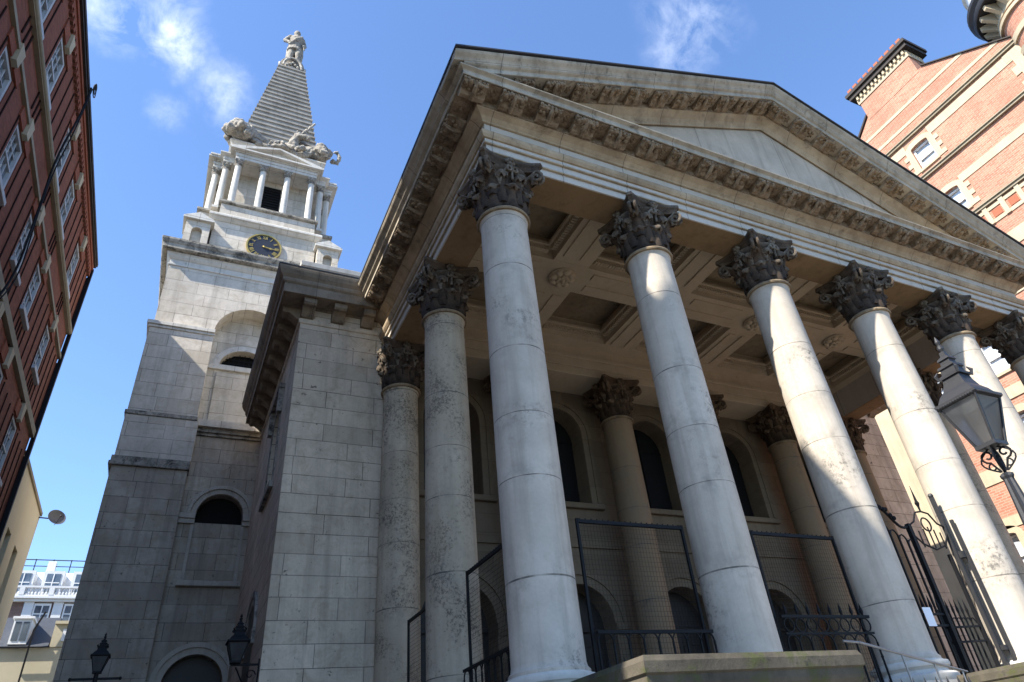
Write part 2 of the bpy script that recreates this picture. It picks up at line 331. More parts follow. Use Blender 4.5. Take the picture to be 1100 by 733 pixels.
# ------------------------------------------------------------------ mesh helpers
class MB:
    def __init__(s): s.bm = bmesh.new()
    def v(s, p): return s.bm.verts.new(p)
    def face(s, pts):
        try: return s.bm.faces.new([s.v(p) for p in pts])
        except ValueError: return None
    def box(s, x0, x1, y0, y1, z0, z1):
        if x0 > x1: x0, x1 = x1, x0
        if y0 > y1: y0, y1 = y1, y0
        if z0 > z1: z0, z1 = z1, z0
        P = [s.v((x, y, z)) for z in (z0, z1) for x, y in ((x0, y0), (x1, y0), (x1, y1), (x0, y1))]
        for f in ((0, 3, 2, 1), (4, 5, 6, 7), (0, 1, 5, 4), (1, 2, 6, 5), (2, 3, 7, 6), (3, 0, 4, 7)):
            s.bm.faces.new([P[i] for i in f])
        return s
    def prism(s, pts, vec):
        vec = Vector(vec); A = [s.v(Vector(p)) for p in pts]; B = [s.v(Vector(p) + vec) for p in pts]
        n = len(A)
        s.bm.faces.new(A); s.bm.faces.new(B[::-1])
        for i in range(n): s.bm.faces.new((A[i], B[i], B[(i + 1) % n], A[(i + 1) % n]))
        return s
    def loft(s, rings, closed=True, caps=True):
        V = [[s.v(p) for p in r] for r in rings]; n = len(V[0])
        for a, b in zip(V, V[1:]):
            for i in range(n if closed else n - 1):
                j = (i + 1) % n
                try: s.bm.faces.new((a[i], a[j], b[j], b[i]))
                except ValueError: pass
        if caps and closed:
            s.bm.faces.new(V[0][::-1]); s.bm.faces.new(V[-1])
        return s
    def lathe(s, prof, c=(0, 0, 0), n=32, a0=0, a1=2 * pi, caps=True):
        c = Vector(c); full = abs(a1 - a0 - 2 * pi) < 1e-6
        m = n if full else n + 1
        rings = [[c + Vector((r * cos(a0 + (a1 - a0) * i / n), r * sin(a0 + (a1 - a0) * i / n), z)) for i in range(m)] for r, z in prof]
        return s.loft(rings, full, caps and full)
    def tube(s, pts, r, n=6, caps=True):
        pts = [Vector(p) for p in pts]; rr = r if isinstance(r, (list, tuple)) else [r] * len(pts)
        rings = []; up = None
        for i, p in enumerate(pts):
            d = (pts[min(i + 1, len(pts) - 1)] - pts[max(i - 1, 0)])
            if d.length < 1e-9: d = Vector((0, 0, 1))
            d.normalize()
            if up is None: up = Vector((0, 0, 1)) if abs(d.z) < .9 else Vector((0, 1, 0))
            a = d.cross(up)
            if a.length < 1e-4: a = d.cross(Vector((1, 0.3, 0)))
            a.normalize(); b = a.cross(d).normalized(); up = b
            rings.append([p + (a * cos(2 * pi * k / n + pi / n) + b * sin(2 * pi * k / n + pi / n)) * rr[i] for k in range(n)])
        return s.loft(rings, True, caps)
    def bar(s, a, b, r): return s.tube([a, b], r * 1.414, 4)
    def ball(s, c, r, seg=12, rings=8, sc=(1, 1, 1)):
        mtx = Matrix.Translation(c) @ Matrix.Diagonal((r * sc[0], r * sc[1], r * sc[2], 1))
        bmesh.ops.create_uvsphere(s.bm, u_segments=seg, v_segments=rings, radius=1, matrix=mtx); return s
    def sweep(s, prof, path, closed=False):
        """prof: closed polygon [(d, z)], d measured outward (to the right of travel); path [(x, y)]; mitred corners"""
        n = len(path); P = [Vector(p) for p in path]; rings = []
        def nrm(a, b):
            d = (b - a).normalized(); return Vector((d.y, -d.x))
        for i in range(n):
            if closed: n0 = nrm(P[i - 1], P[i]); n1 = nrm(P[i], P[(i + 1) % n])
            else:
                n0 = nrm(P[max(i - 1, 0)], P[max(i, 1)]); n1 = nrm(P[min(i, n - 2)], P[min(i + 1, n - 1)])
            m = (n0 + n1); m = m / max(m.dot(n1), 1e-6) if m.length > 1e-6 else n1
            rings.append([(P[i].x + m.x * d, P[i].y + m.y * d, z) for d, z in prof])
        if closed: rings.append(rings[0]); return s.loft(rings, True, False)
        return s.loft(rings, True, True)
    def build(s, name, mat, parent=None, smooth=None, bevel=0., loc=None):
        bmesh.ops.recalc_face_normals(s.bm, faces=s.bm.faces)
        me = bpy.data.meshes.new(name); s.bm.to_mesh(me); s.bm.free()
        mats = mat if isinstance(mat, (list, tuple)) else [mat]
        for k in mats: me.materials.append(M_[k] if isinstance(k, str) else k)
        if smooth is not None:
            for p in me.polygons: p.use_smooth = True
            try: me.set_sharp_from_angle(angle=R(smooth))
            except Exception: pass
        o = bpy.data.objects.new(name, me); COL.objects.link(o)
        if loc is not None: o.location = loc
        if parent is not None: o.parent = parent
        if bevel:
            b = o.modifiers.new('edge_wear', 'BEVEL'); b.width = bevel; b.segments = 1; b.limit_method = 'ANGLE'; b.angle_limit = R(50)
        return o


def tag(o, label=None, cat=None, group=None, kind=None):
    for k, v in (('label', label), ('category', cat), ('group', group), ('kind', kind)):
        if v: o[k] = v
    return o


def thing(name, label, cat, loc=(0, 0, 0), rz=0, group=None):
    o = bpy.data.objects.new(name, None); COL.objects.link(o); o.location = loc; o.rotation_euler.z = rz
    o.empty_display_size = .3
    return tag(o, label, cat, group)


def copy_tree(o, parent=None):
    c = o.copy(); COL.objects.link(c)
    if parent is not None:
        c.parent = parent; c.matrix_parent_inverse = o.matrix_parent_inverse.copy()
    for ch in list(o.children): copy_tree(ch, c)
    return c


def arc(cx, cz, r, a0, a1, n, flat=1.):
    return [(cx + r * cos(a0 + (a1 - a0) * i / n), cz + flat * r * sin(a0 + (a1 - a0) * i / n)) for i in range(n + 1)]


def arched_wall(mb, u0, u1, z0, z1, ops, put, depth, flat=1.):
    """wall slab with round-headed openings. ops: (centre, half width, sill z, spring z); put(u, z) -> front point; depth: vector"""
    ops = sorted(ops); edges = u0
    def quad(a, b, c, d):
        if b - a < 1e-4 or d - c < 1e-4: return
        mb.prism([put(a, c), put(b, c), put(b, d), put(a, d)], depth)
    for c, hw, sill, spring in ops:
        quad(edges, c - hw, z0, z1)
        if sill > z0: quad(c - hw, c + hw, z0, sill)
        n = 14
        pts = arc(c, spring, hw, pi, 0, n, flat)
        for (ua, za), (ub, zb) in zip(pts, pts[1:]):
            mb.prism([put(ua, za), put(ub, zb), put(ub, z1), put(ua, z1)], depth)
        edges = c + hw
    quad(edges, u1, z0, z1)


def archivolt(mb, c, spring, r0, r1, put, depth, n=18, a0=pi, a1=0., flat=1.):
    ai = arc(c, spring, r0, a0, a1, n, flat); ao = arc(c, spring, r1, a0, a1, n, 1. if flat == 1. else (r0 * flat + r1 - r0) / r1)
    for i in range(n):
        mb.prism([put(*ai[i]), put(*ai[i + 1]), put(*ao[i + 1]), put(*ao[i])], depth)
WORLD = {}
def root(name, label, cat, loc, group=None):
    """a thing whose parts are laid out in world coordinates"""
    o = thing(name, label, cat, loc, 0, group); WORLD[o.name] = Matrix.Translation(-Vector(loc)); return o


def part(mb, name, mat, parent, **k):
    o = mb.build(name, mat, parent, **k)
    if parent is not None and parent.name in WORLD: o.matrix_parent_inverse = WORLD[parent.name]
    return o


GROUND = -3.07; FLOOR = -.6
# ------------------------------------------------------------------ ground
mb = MB(); mb.box(-400, 400, -400, 400, GROUND - .5, GROUND - .15); tag(mb.build('road', 'asphalt'), kind='structure')
mb = MB(); mb.box(-14, 32, -9.0, 60, GROUND - .146, GROUND); mb.box(-14, 32, -11.4, -9.004, GROUND - .146, GROUND - .002)
tag(mb.build('pavement', 'paving', bevel=.02), kind='structure')

# ------------------------------------------------------------------ the church: portico and body
church = root('church', 'pale stone church with Corinthian portico, triangular pediment and six sooty front capitals', 'church', (10, 8, FLOOR))

# podium and steps
mb = MB()
mb.box(-.9, 20.9, -.9, 9, GROUND, FLOOR); part(mb, 'podium', 'trim', church, bevel=.015)
mb = MB()
for i in range(14):
    z = FLOOR - .17 * (i + 1); mb.box(2.34, 7.9, -.9 - .3 * (i + 1), -.9 - .3 * i, GROUND + .001, z)
part(mb, 'steps', 'trim', church)
mb = MB()
mb.box(-.72, 2.2, -3.55, -.903, GROUND + .001, -.86)
part(mb, 'stair_wall', 'trim', church)
mb = MB()
mb.sweep([(-.3, -.86), (.02, -.86), (.05, -.76), (.12, -.66), (.13, -.62), (.13, -.55), (.16, -.53), (.16, -.42), (.13, -.36), (-.3, -.36)], [(-.70, -.95), (-.70, -3.55), (2.18, -3.55), (2.18, -.95)])
mb.box(-.42, 1.9, -3.27, -.95, -.86, -.37)
part(mb, 'coping', 'mossy', church)
mb = MB(); mb.box(8.06, 11.0, -3.55, -.903, GROUND + .001, -.86); part(mb, 'stair_wall', 'trim', church)
mb = MB()
mb.sweep([(-.3, -.86), (.02, -.86), (.05, -.76), (.12, -.66), (.13, -.62), (.13, -.55), (.16, -.53), (.16, -.42), (.13, -.36), (-.3, -.36)], [(8.08, -.95), (8.08, -3.55), (10.98, -3.55), (10.98, -.95)])
mb.box(8.36, 10.7, -3.27, -.95, -.86, -.37)
part(mb, 'coping', 'mossy', church)

# --- a column: shaft with a capital and a base below it
def shaft_mb():
    prof = [(.63, 0), (.63, .05), (.592, .09), (.578, .16)]
    for i in range(1, 13):
        t = i / 12; prof.append((.575 - .052 * t ** 1.8, .16 + (9.12 - .16) * t))
    prof += [(.53, 9.2), (.555, 9.26)]
    return MB().lathe(prof, n=48)


def necking_mb():
    return MB().lathe([(.555, 9.262), (.60, 9.27), (.615, 9.31), (.60, 9.345), (.56, 9.352), (.555, 9.385)], n=40)


def base_mb():
    mb = MB(); mb.box(-.83, .83, -.83, .83, FLOOR, FLOOR + .2)
    mb.lathe([(.80, FLOOR + .203), (.83, FLOOR + .25), (.83, FLOOR + .32), (.79, FLOOR + .36), (.70, FLOOR + .37), (.67, FLOOR + .42), (.70, FLOOR + .465), (.73, FLOOR + .475), (.745, FLOOR + .52), (.73, FLOOR + .565), (.66, FLOOR + .572), (.65, -.002)], n=40)
    return mb


def leaf(mb, a, r0, z0, h, w, curl):
    ca, sa = cos(a), sin(a); rings = []
    prof = [(0, 0), (.012, .18), (.02, .38), (.035, .56), (.07, .72), (.13, .86), (.20, .95), (.27, .99), (.325, .955), (.345, .88), (.32, .82)]
    for i, (dr, dz) in enumerate(prof):
        t = i / (len(prof) - 1)
        ww = w * (1 - .12 * t) * (1 if t < .72 else 1 - .62 * (t - .72) / .28) * (1 + .13 * (1 if i % 2 else -1))
        fr = []; bk = []
        for u in (-1, -.6, -.2, .2, .6, 1):
            rr = r0 + dr * curl + .045 * (1 - abs(u)) - .035 * (u * u) + (.025 if abs(u) < .3 else 0)
            zz = z0 + dz * h - .05 * h * u * u * t
            fr.append((rr * ca - u * ww * sa, rr * sa + u * ww * ca, zz))
            q = rr - .035; bk.append((q * ca - u * ww * .94 * sa, q * sa + u * ww * .94 * ca, zz))
        rings.append(fr + bk[::-1])
    mb.loft(rings, True, True)


def capital_mb(lod=1):
    mb = MB(); Z = 9.386
    mb.lathe([(.50, Z), (.50, Z + .5), (.53, Z + .85), (.62, Z + 1.08), (.70, Z + 1.17), (.70, Z + 1.2)], n=24)
    for k in range(8): leaf(mb, k * pi / 4, .525, Z + .0, .60, .20, .45)
    for k in range(8): leaf(mb, k * pi / 4 + pi / 8, .535, Z + .12, .86, .19, .55)
    for k in range(16): leaf(mb, k * pi / 8 + pi / 16, .53, Z + .3, .62, .07, .35)
    for k in range(4):
        a = pi / 4 + k * pi / 2; d = Vector((cos(a), sin(a), 0)); n = Vector((-sin(a), cos(a), 0))
        for s in (-1, 1):
            pts = []; rad = []
            for r, z, o in ((.55, .62, .20), (.60, .80, .17), (.70, .98, .12), (.84, 1.10, .075)):
                pts.append(d * r + n * s * o + Vector((0, 0, Z + z))); rad.append(.045)
            for j in range(15):
                th = pi / 2 - j * .62; rr = .155 * (1 - j / 17)
                pts.append(d * (.93 + rr * cos(th)) + n * s * .07 + Vector((0, 0, Z + 1.02 + rr * sin(th)))); rad.append(.05 - .0012 * j)
            mb.tube(pts, rad, 6)
        leaf(mb, a, .60, Z + .35, .62, .15, .8)
        # face: paired helices and fleuron
        a = k * pi / 2; d = Vector((cos(a), sin(a), 0)); n = Vector((-sin(a), cos(a), 0))
        for s in (-1, 1):
            pts = [d * .56 + n * s * .28 + Vector((0, 0, Z + .68)), d * .60 + n * s * .22 + Vector((0, 0, Z + .9)), d * .66 + n * s * .15 + Vector((0, 0, Z + 1.06))]
            for j in range(9):
                th = pi / 2 - j * .75; rr = .09 * (1 - j / 11)
                pts.append(d * .70 + n * s * (.085 + rr * cos(th) * -1) + Vector((0, 0, Z + 1.05 + rr * sin(th))))
            mb.tube(pts, .036, 5)
        c = d * .68 + Vector((0, 0, Z + 1.32))
        for j in range(6):
            th = j * pi / 3; mb.ball(c + n * .085 * cos(th) + Vector((0, 0, .085 * sin(th))), .065, 8, 6)
        mb.ball(c + d * .05, .07, 8, 6); mb.tube([d * .66 + Vector((0, 0, Z + .75)), d * .70 + Vector((0, 0, Z + 1.2))], .03, 5)
    return mb


def abacus_mb():
    mb = MB(); Z = 9.386
    def ring(sc, z):
        out = []
        for k in range(4):
            a = k * pi / 2; d = Vector((cos(a), sin(a))); n = Vector((-sin(a), cos(a)))
            for j in range(9):
                u = -1 + j / 4.0; v = .80 - .17 * (1 - u * u) ; p = d * v + n * u * .72
                out.append((p.x * sc, p.y * sc, z))
        return out
    mb.loft([ring(.88, Z + 1.20), ring(.90, Z + 1.24), ring(.95, Z + 1.31), ring(.96, Z + 1.34), ring(1, Z + 1.36), ring(1.02, Z + 1.41), ring(1.0, Z + 1.453)])
    return mb


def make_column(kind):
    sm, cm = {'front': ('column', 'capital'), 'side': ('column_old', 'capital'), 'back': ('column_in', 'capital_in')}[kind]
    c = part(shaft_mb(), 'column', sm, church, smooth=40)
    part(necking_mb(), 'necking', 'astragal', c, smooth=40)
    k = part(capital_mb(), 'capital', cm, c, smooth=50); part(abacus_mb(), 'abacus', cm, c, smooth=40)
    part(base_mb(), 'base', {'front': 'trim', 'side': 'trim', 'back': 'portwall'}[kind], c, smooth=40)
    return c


protos = {}
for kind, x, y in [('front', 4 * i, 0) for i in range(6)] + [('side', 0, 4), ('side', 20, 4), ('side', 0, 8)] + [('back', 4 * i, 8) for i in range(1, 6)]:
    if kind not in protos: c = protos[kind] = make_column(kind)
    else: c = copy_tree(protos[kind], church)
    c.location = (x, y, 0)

# --- entablature: architrave, frieze, cornice
def V(prof, k=.77, z0=12.02, dz=-.06): return [(d, z if z < z0 else z0 + dz * min(1, (z - z0) / .1) + (z - z0) * k) for d, z in prof]
def ZZ(z): return V([(0, z)])[0][1]
PATH = [(-.5, 8.38), (-.5, -.5), (20.5, -.5), (20.5, 8.38)]
mb = MB()
mb.sweep(V([(-.98, 10.862), (-.02, 10.842), (-.02, 11.06), (.02, 11.075), (.02, 11.30), (.06, 11.315), (.06, 11.40), (.05, 11.62), (.03, 11.63), (.03, 12.06), (-.98, 12.06)]), PATH)
arch = part(mb, 'architrave', 'arch', church, bevel=.008)
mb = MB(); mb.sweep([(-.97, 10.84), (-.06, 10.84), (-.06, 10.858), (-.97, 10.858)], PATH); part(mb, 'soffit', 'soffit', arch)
mb = MB()   # ochre mouldings between the fasciae
mb.sweep(V([(.0, 11.045), (.035, 11.05), (.045, 11.075), (.0, 11.08)]), PATH)
mb.sweep(V([(.03, 11.29), (.075, 11.295), (.085, 11.325), (.03, 11.33)]), PATH)
mb.sweep(V([(.04, 11.46), (.10, 11.47), (.15, 11.54), (.17, 11.60), (.17, 11.64), (.02, 11.645)]), PATH)
mb.sweep(V([(.02, 12.02), (.06, 12.03), (.085, 12.08), (.10, 12.16), (.18, 12.27), (.28, 12.34), (.32, 12.36), (.32, 12.42), (.02, 12.42)]), PATH)
part(mb, 'moulding', 'moulding', church)
mb = MB()
mb.sweep(V([(.02, 12.40), (.34, 12.405), (.34, 12.70), (.80, 12.71), (.80, 12.745), (.02, 12.75)]), PATH)
def modillion(mb, c, along, out, seed, w=.62, d=.45, h=.23, shear=0.):
    """scrolled bracket with an acanthus hump; c: point on the wall line at soffit height"""
    A = Vector(along); O = Vector(out); A.normalize(); O.normalize(); Zv = Vector((0, 0, 1))
    def P(a, o, z): p = Vector(c) + A * a + O * o; p.z = c[2] + z + shear * a; return p
    prof = [(0, 0), (d, 0), (d, -.08), (d * .93, -.12), (d * .78, -.10), (d * .55, -.12), (d * .3, -h * .95), (d * .1, -h), (0, -h * .9)]
    mb.prism([P(-w / 2, o, z) for o, z in prof], P(w / 2, 0, 0) - P(-w / 2, 0, 0))
    rn = random.Random(seed)
    for i in range(26):
        a_, o_ = rn.uniform(-w * .46, w * .46), rn.uniform(.03, d * 1.0)
        zb = -.10 if o_ > d * .75 else (-.12 - (h * .8 - .12) * (1 - o_ / (d * .75)))
        mb.ball(P(a_, o_, zb), rn.uniform(.035, .075), 7, 5, (1, 1, .8))
    for i in range(7): mb.ball(P(-w * .45 + w * .9 * i / 6, d + .005, rn.uniform(-.08, -.03)), rn.uniform(.03, .055), 6, 4)
    mb.tube([P(0, .05, -h * 1.02), P(0, d * .5, -h * .95), P(0, d * .85, -.15), P(0, d * 1.03, -.09)], [.05, .06, .055, .03], 6)
    # rosette in the coffer beside it
    mb.ball(P(w / 2 + .18, d * .5, -.01), .06, 8, 5, (1, 1, .6))
    for k in range(5):
        th = k * 2 * pi / 5; mb.ball(P(w / 2 + .18 + .06 * cos(th), d * .5 + .10 * sin(th), .0), .035, 6, 4)
part(mb, 'bed_mould', 'cornice', church)
def repeat(make, name, mat, spots, variants=1, **k):
    """one modelled piece and its copies, each a part of the church"""
    made = {}
    for i, p in enumerate(spots):
        q = (i * 7 // 3) % variants
        if q not in made: made[q] = o = part(make(q) if variants > 1 else make(), name, mat, church, **k)
        else: o = made[q].copy(); COL.objects.link(o)
        o.location = p
def mod_mb(along, out, seed=0, **k): mb = MB(); modillion(mb, (0, 0, 0), along, out, seed, **k); return mb
repeat(lambda q: mod_mb((1, 0, 0), (0, -1, 0), q), 'modillion', 'cornice', [(-1 + i * 1.0, -.5 - .34, ZZ(12.705)) for i in range(23)], 5)
repeat(lambda q: mod_mb((0, -1, 0), (-1, 0, 0), q + 10), 'modillion', 'cornice', [(-.5 - .34, .1 + i * 1.0, ZZ(12.705)) for i in range(9)], 4)
mb = MB()
mb.sweep(V([(.02, 12.752), (.80, 12.747), (.83, 12.70), (.86, 12.70), (.86, 12.90), (.90, 12.93), (.96, 12.97), (.96, 13.02), (.02, 13.04)]), PATH)
part(mb, 'corona', 'rake', church, bevel=.01)
# gutter moulding along the two flanks
for path in ([(-.5, 8.38), (-.5, -1.34)], [(20.5, -1.34), (20.5, 8.38)]):
    mb = MB(); mb.sweep(V([(.3, 13.022), (.955, 13.022), (.98, 13.06), (1.02, 13.12), (1.09, 13.19), (1.12, 13.25), (1.12, 13.31), (.3, 13.32)]), path)
    part(mb, 'gutter_moulding', 'rake', church)
for path in ([(-.5, 8.4), (-.5, -1.2)], [(20.5, -1.2), (20.5, 8.4)]):
    mb = MB(); mb.sweep(V([(.5, 13.322), (1.135, 13.315), (1.135, 13.36), (.5, 13.38)]), path); part(mb, 'lead_edge', 'lead', church)

# --- pediment
SL = .402; XA = 10.0; ZR = 12.975; KR = .68          # top edge: z = ZR + SL * (x + 1.62)
def rake(mb, prof, x0=-1.62):
    for s in (1, -1):
        ra = [(10 + s * (x0 - 10), -.504 - d, ZR + h * KR + SL * (x0 + 1.62)) for d, h in prof]
        rb = [(10, -.504 - d, ZR + h * KR + SL * 11.62) for d, h in prof]
        mb.loft([ra, rb] if s > 0 else [rb, ra])
mb = MB()
rake(mb, [(.02, -.36), (.96, -.36), (.97, -.31), (1.0, -.24), (1.07, -.14), (1.10, -.06), (1.10, 0), (.02, .02)])
rake(mb, [(.02, -.74), (.80, -.735), (.83, -.745), (.86, -.745), (.86, -.52), (.92, -.47), (.95, -.42), (.95, -.35), (.02, -.35)], -1.36)
part(mb, 'raking_cornice', 'rake', church, bevel=.01)
mb = MB()
rake(mb, [(.0, -1.62), (.03, -1.62), (.05, -1.5), (.12, -1.32), (.26, -1.14), (.32, -1.08), (.32, -1.03), (.0, -1.03)], .9)
part(mb, 'raking_moulding', 'moulding', church)
mb = MB()
rake(mb, [(.0, -1.028), (.34, -1.028), (.34, -.742), (.0, -.742)], -.7)
part(mb, 'raking_bed_mould', 'cornice', church)
for s in (1, -1):
    repeat(lambda q: mod_mb((s, 0, 0), (0, -1, 0), q + 20, w=.58, shear=SL, h=.21), 'raking_modillion', 'cornice', [(10 + s * (.35 + i * .93 - 10), -.84, ZR + SL * (.35 + i * .93 + 1.62) - .742 * KR) for i in range(11)], 5)
mb = MB(); zt = ZR + SL * 11.62 - 1.3
mb.prism([(-.2, -.46, 12.7), (20.2, -.46, 12.7), (20.2, -.46, ZR + SL * 1.42 - .5), (10, -.46, ZR + SL * 11.62 - .5), (-.2, -.46, ZR + SL * 1.42 - .5)], (0, .3, 0)); part(mb, 'tympanum', 'tymp', church)
mb = MB()
for s in (1, -1):
    a = (10 + s * -11.64, ZR - .0); b = (10, ZR + SL * 11.62)
    mb.prism([(a[0], -1.66, a[1] + .02), (b[0], -1.66, b[1] + .02), (b[0], -1.66, b[1] + .07), (a[0], -1.66, a[1] + .07)], (0, 17.5, 0))
part(mb, 'roof', 'lead', church)

# --- portico ceiling: beams, sunk panels with dentils, bosses
mb = MB(); ZB = 12.0; ZP = 12.85; HW = .62
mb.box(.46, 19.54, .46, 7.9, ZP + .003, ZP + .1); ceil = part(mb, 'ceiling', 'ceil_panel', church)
mb = MB()
xs = [(.46, .95)] + [(4 * i - HW, 4 * i + HW) for i in range(1, 5)] + [(19.05, 19.54)]
mb.box(.46, 19.54, 4 - HW, 4 + HW, ZB, ZP)
mb.box(.46, 19.54, .46, 1.0, ZB, ZP); mb.box(.46, 19.54, 7.0, 7.55, ZB, ZP)
for a, b in xs:
    mb.box(a, b, 1.003, 4 - HW - .003, ZB + .003, ZP); mb.box(a, b, 4 + HW + .003, 6.997, ZB + .003, ZP)
# raised fillets along the beam soffits
for i in range(1, 5):
    for o in (-.43, .15):
        mb.box(4 * i + o, 4 * i + o + .28, 1.1, 3.1, ZB - .045, ZB + .01); mb.box(4 * i + o, 4 * i + o + .28, 4.9, 6.9, ZB - .045, ZB + .01)
for i in range(5):
    for o in (-.43, .15): mb.box(4 * i + .95, 4 * i + 3.05, 4 + o, 4 + o + .28, ZB - .045, ZB + .01)
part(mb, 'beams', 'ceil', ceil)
mb = MB()
for i in range(5):
    for (ya, yb) in ((1.0, 4 - HW), (4 + HW, 7.0)):
        xa = 4 * i + HW if i else .95; xb = 4 * i + 4 - HW if i < 4 else 19.05
        for k, (ins, za, zb) in enumerate(((.002, ZB + .36, ZB + .46),)):
            w = .24
            mb.box(xa + ins, xb - ins, ya + ins, ya + w, za, zb); mb.box(xa + ins, xb - ins, yb - w, yb - ins, za, zb)
            mb.box(xa + ins, xa + w, ya + w, yb - w, za, zb); mb.box(xb - w, xb - ins, ya + w, yb - w, za, zb)
        n = 22
        for j in range(n):
            x = xa + .2 + (xb - xa - .4) * (j + .5) / n
            mb.box(x - .038, x + .038, ya + .004, ya + .17, ZB + .20, ZB + .357); mb.box(x - .038, x + .038, yb - .17, yb - .004, ZB + .20, ZB + .357)
        n = 19
        for j in range(n):
            y = ya + .2 + (yb - ya - .4) * (j + .5) / n
            mb.box(xa + .004, xa + .17, y - .038, y + .038, ZB + .20, ZB + .357); mb.box(xb - .17, xb - .004, y - .038, y + .038, ZB + .20, ZB + .357)
part(mb, 'coffer_moulding', 'ceil', ceil)
for i in range(1, 5):
    mb = MB(); c = Vector((4 * i, 4, ZB - .03)); mb.lathe([(.44, -.0), (.42, -.05), (.3, -.07), (.0, -.07)], (c.x, c.y, c.z), 20, caps=False)
    for k in range(8):
        th = k * pi / 4; mb.ball(c + Vector((.30 * cos(th), .30 * sin(th), -.07)), .13, 8, 5, (1, 1, .7))
        mb.ball(c + Vector((.15 * cos(th + .4), .15 * sin(th + .4), -.12)), .08, 6, 4)
    mb.ball(c + Vector((0, 0, -.15)), .09, 8, 6)
    part(mb, 'boss', 'ceil', ceil, smooth=40)
mb = MB()   # architrave along the back wall, carried by the rear columns
mb.box(.47, 19.53, 7.53, 8.86, 10.842, 11.16); mb.box(.47, 19.53, 7.50, 8.86, 11.163, 11.5); mb.box(.47, 19.53, 7.44, 8.86, 11.503, 11.66); mb.box(.47, 19.53, 7.5, 8.86, 11.663, 12.82)
part(mb, 'rear_architrave', 'ceil', church, bevel=.01)

# --- back wall of the portico: five doors below, five windows above
mb = MB(); BAY = [2, 6, 10, 14, 18]
put = lambda u, z: (u, 8.9, z)
arched_wall(mb, -.1, 20.1, FLOOR, 5.3, [(b, 1.15, FLOOR, 2.75) for b in BAY], put, (0, 1.0, 0))
arched_wall(mb, -.1, 20.1, 5.302, 12.8, [(b, .98, 6.55, 9.15) for b in BAY], put, (0, 1.0, 0))
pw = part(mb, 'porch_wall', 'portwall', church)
for b in BAY:
    mb = MB()
    archivolt(mb, b, 2.75, 1.152, 1.42, lambda u, z: (u, 8.84, z), (0, .058, 0)); archivolt(mb, b, 2.75, 1.42, 1.58, lambda u, z: (u, 8.78, z), (0, .118, 0))
    for s in (-1, 1):
        mb.box(b + s * 1.155, b + s * 1.62, 8.82, 8.897, 2.42, 2.56); mb.box(b + s * 1.155, b + s * 1.66, 8.78, 8.897, 2.563, 2.745)
        mb.box(b + s * 1.157, b + s * 1.56, 8.85, 8.897, FLOOR, 2.417)
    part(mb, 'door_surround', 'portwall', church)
    mb = MB(); mb.prism([(u, 9.55, z) for u, z in [(b - 1.15, FLOOR)] + arc(b, 2.75, 1.15, pi, 0, 14) + [(b + 1.15, FLOOR)]], (0, .08, 0))
    d = part(mb, 'door', 'door', church)
    mb = MB()
    for s in (-1, 1):
        for z0, z1 in ((-.4, .5), (.65, 2.2)):
            mb.box(b + s * .12, b + s * 1.0, 9.50, 9.548, z0, z1)
    mb.box(b - 1.14, b + 1.14, 9.47, 9.548, 2.6, 2.74); part(mb, 'door_panel', 'door', d, bevel=.02)
    mb = MB(); mb.prism([(u, 9.62, z) for u, z in [(b - .98, 6.55)] + arc(b, 9.15, .98, pi, 0, 14) + [(b + .98, 6.55)]], (0, .06, 0))
    w = part(mb, 'window', 'dark', church)
    mb = MB()
    for k in (0,): mb.box(b + k * .49 - .02, b + k * .49 + .02, 9.57, 9.617, 6.55, 10.0)
    mb.box(b - .97, b + .97, 9.575, 9.612, 9.12, 9.18)
    part(mb, 'glazing_bar', 'dark', w)
    mb = MB()
    archivolt(mb, b, 9.15, .985, 1.20, lambda u, z: (u, 8.85, z), (0, .048, 0)); archivolt(mb, b, 9.15, 1.2, 1.34, lambda u, z: (u, 8.81, z), (0, .088, 0))
    for s in (-1, 1): mb.box(b + s * .985, b + s * 1.2, 8.85, 8.898, 6.56, 9.15); mb.box(b + s * 1.2, b + s * 1.34, 8.81, 8.898, 6.56, 9.15)
    part(mb, 'window_surround', 'portwall', w)
    mb = MB(); mb.box(b - 1.42, b + 1.42, 8.74, 9.55, 6.36, 6.548); part(mb, 'window_sill', 'portwall', w, bevel=.02)
mb = MB(); mb.box(-.1, 20.1, 8.83, 8.898, 5.05, 5.25); part(mb, 'string_course', 'portwall', church)

# --- church body: the two wings of the front, side walls, cornice with blocks, attic
mb = MB()
# left flank wall with two openings (seen at a grazing angle)
putL = lambda u, z: (-3.18, u, z)
arched_wall(mb, 8.402, 17.0, GROUND, 12.28, [(11.6, .75, 7.2, 9.3)], putL, (.78, 0, 0))
mb.box(-2.4, 0.0, 8.402, 17.0, GROUND, 12.18)
lw = part(mb, 'front_wing', 'ashlar', church)
mb = MB(); mb.box(20.0, 23.3, 8.4, 17, GROUND, 12.18); part(mb, 'front_wing', 'ashlar', church, bevel=.01)
mb = MB(); mb.box(-.1, 20.1, 9.9, 30, GROUND, 12.75); mb.box(-3.0, 23.0, 17.003, 30, GROUND, 12.75); part(mb, 'nave', 'ashlar', church)
mb = MB(); mb.box(-2.75, 22.75, 12.3, 28, 12.4, 17.0); mb.sweep([(-.2, 16.8), (.05, 16.8), (.1, 17.0), (.22, 17.1), (.25, 17.3), (-.2, 17.32)], [(-2.75, 28), (-2.75, 12.3), (22.75, 12.3), (22.75, 28)])
part(mb, 'attic', 'trim', church, bevel=.01)
def block_cornice(mb, path, blocks):
    mb.sweep([(-.3, 12.182), (.0, 12.182), (.03, 12.20), (.03, 12.25), (.62, 12.26), (.62, 12.29), (.66, 12.25), (.68, 12.25), (.68, 12.58), (.74, 12.64), (.76, 12.70), (.76, 12.76), (.84, 12.86), (.90, 12.98), (.92, 13.06), (.92, 13.12), (-.3, 13.16)], path)
mb = MB()
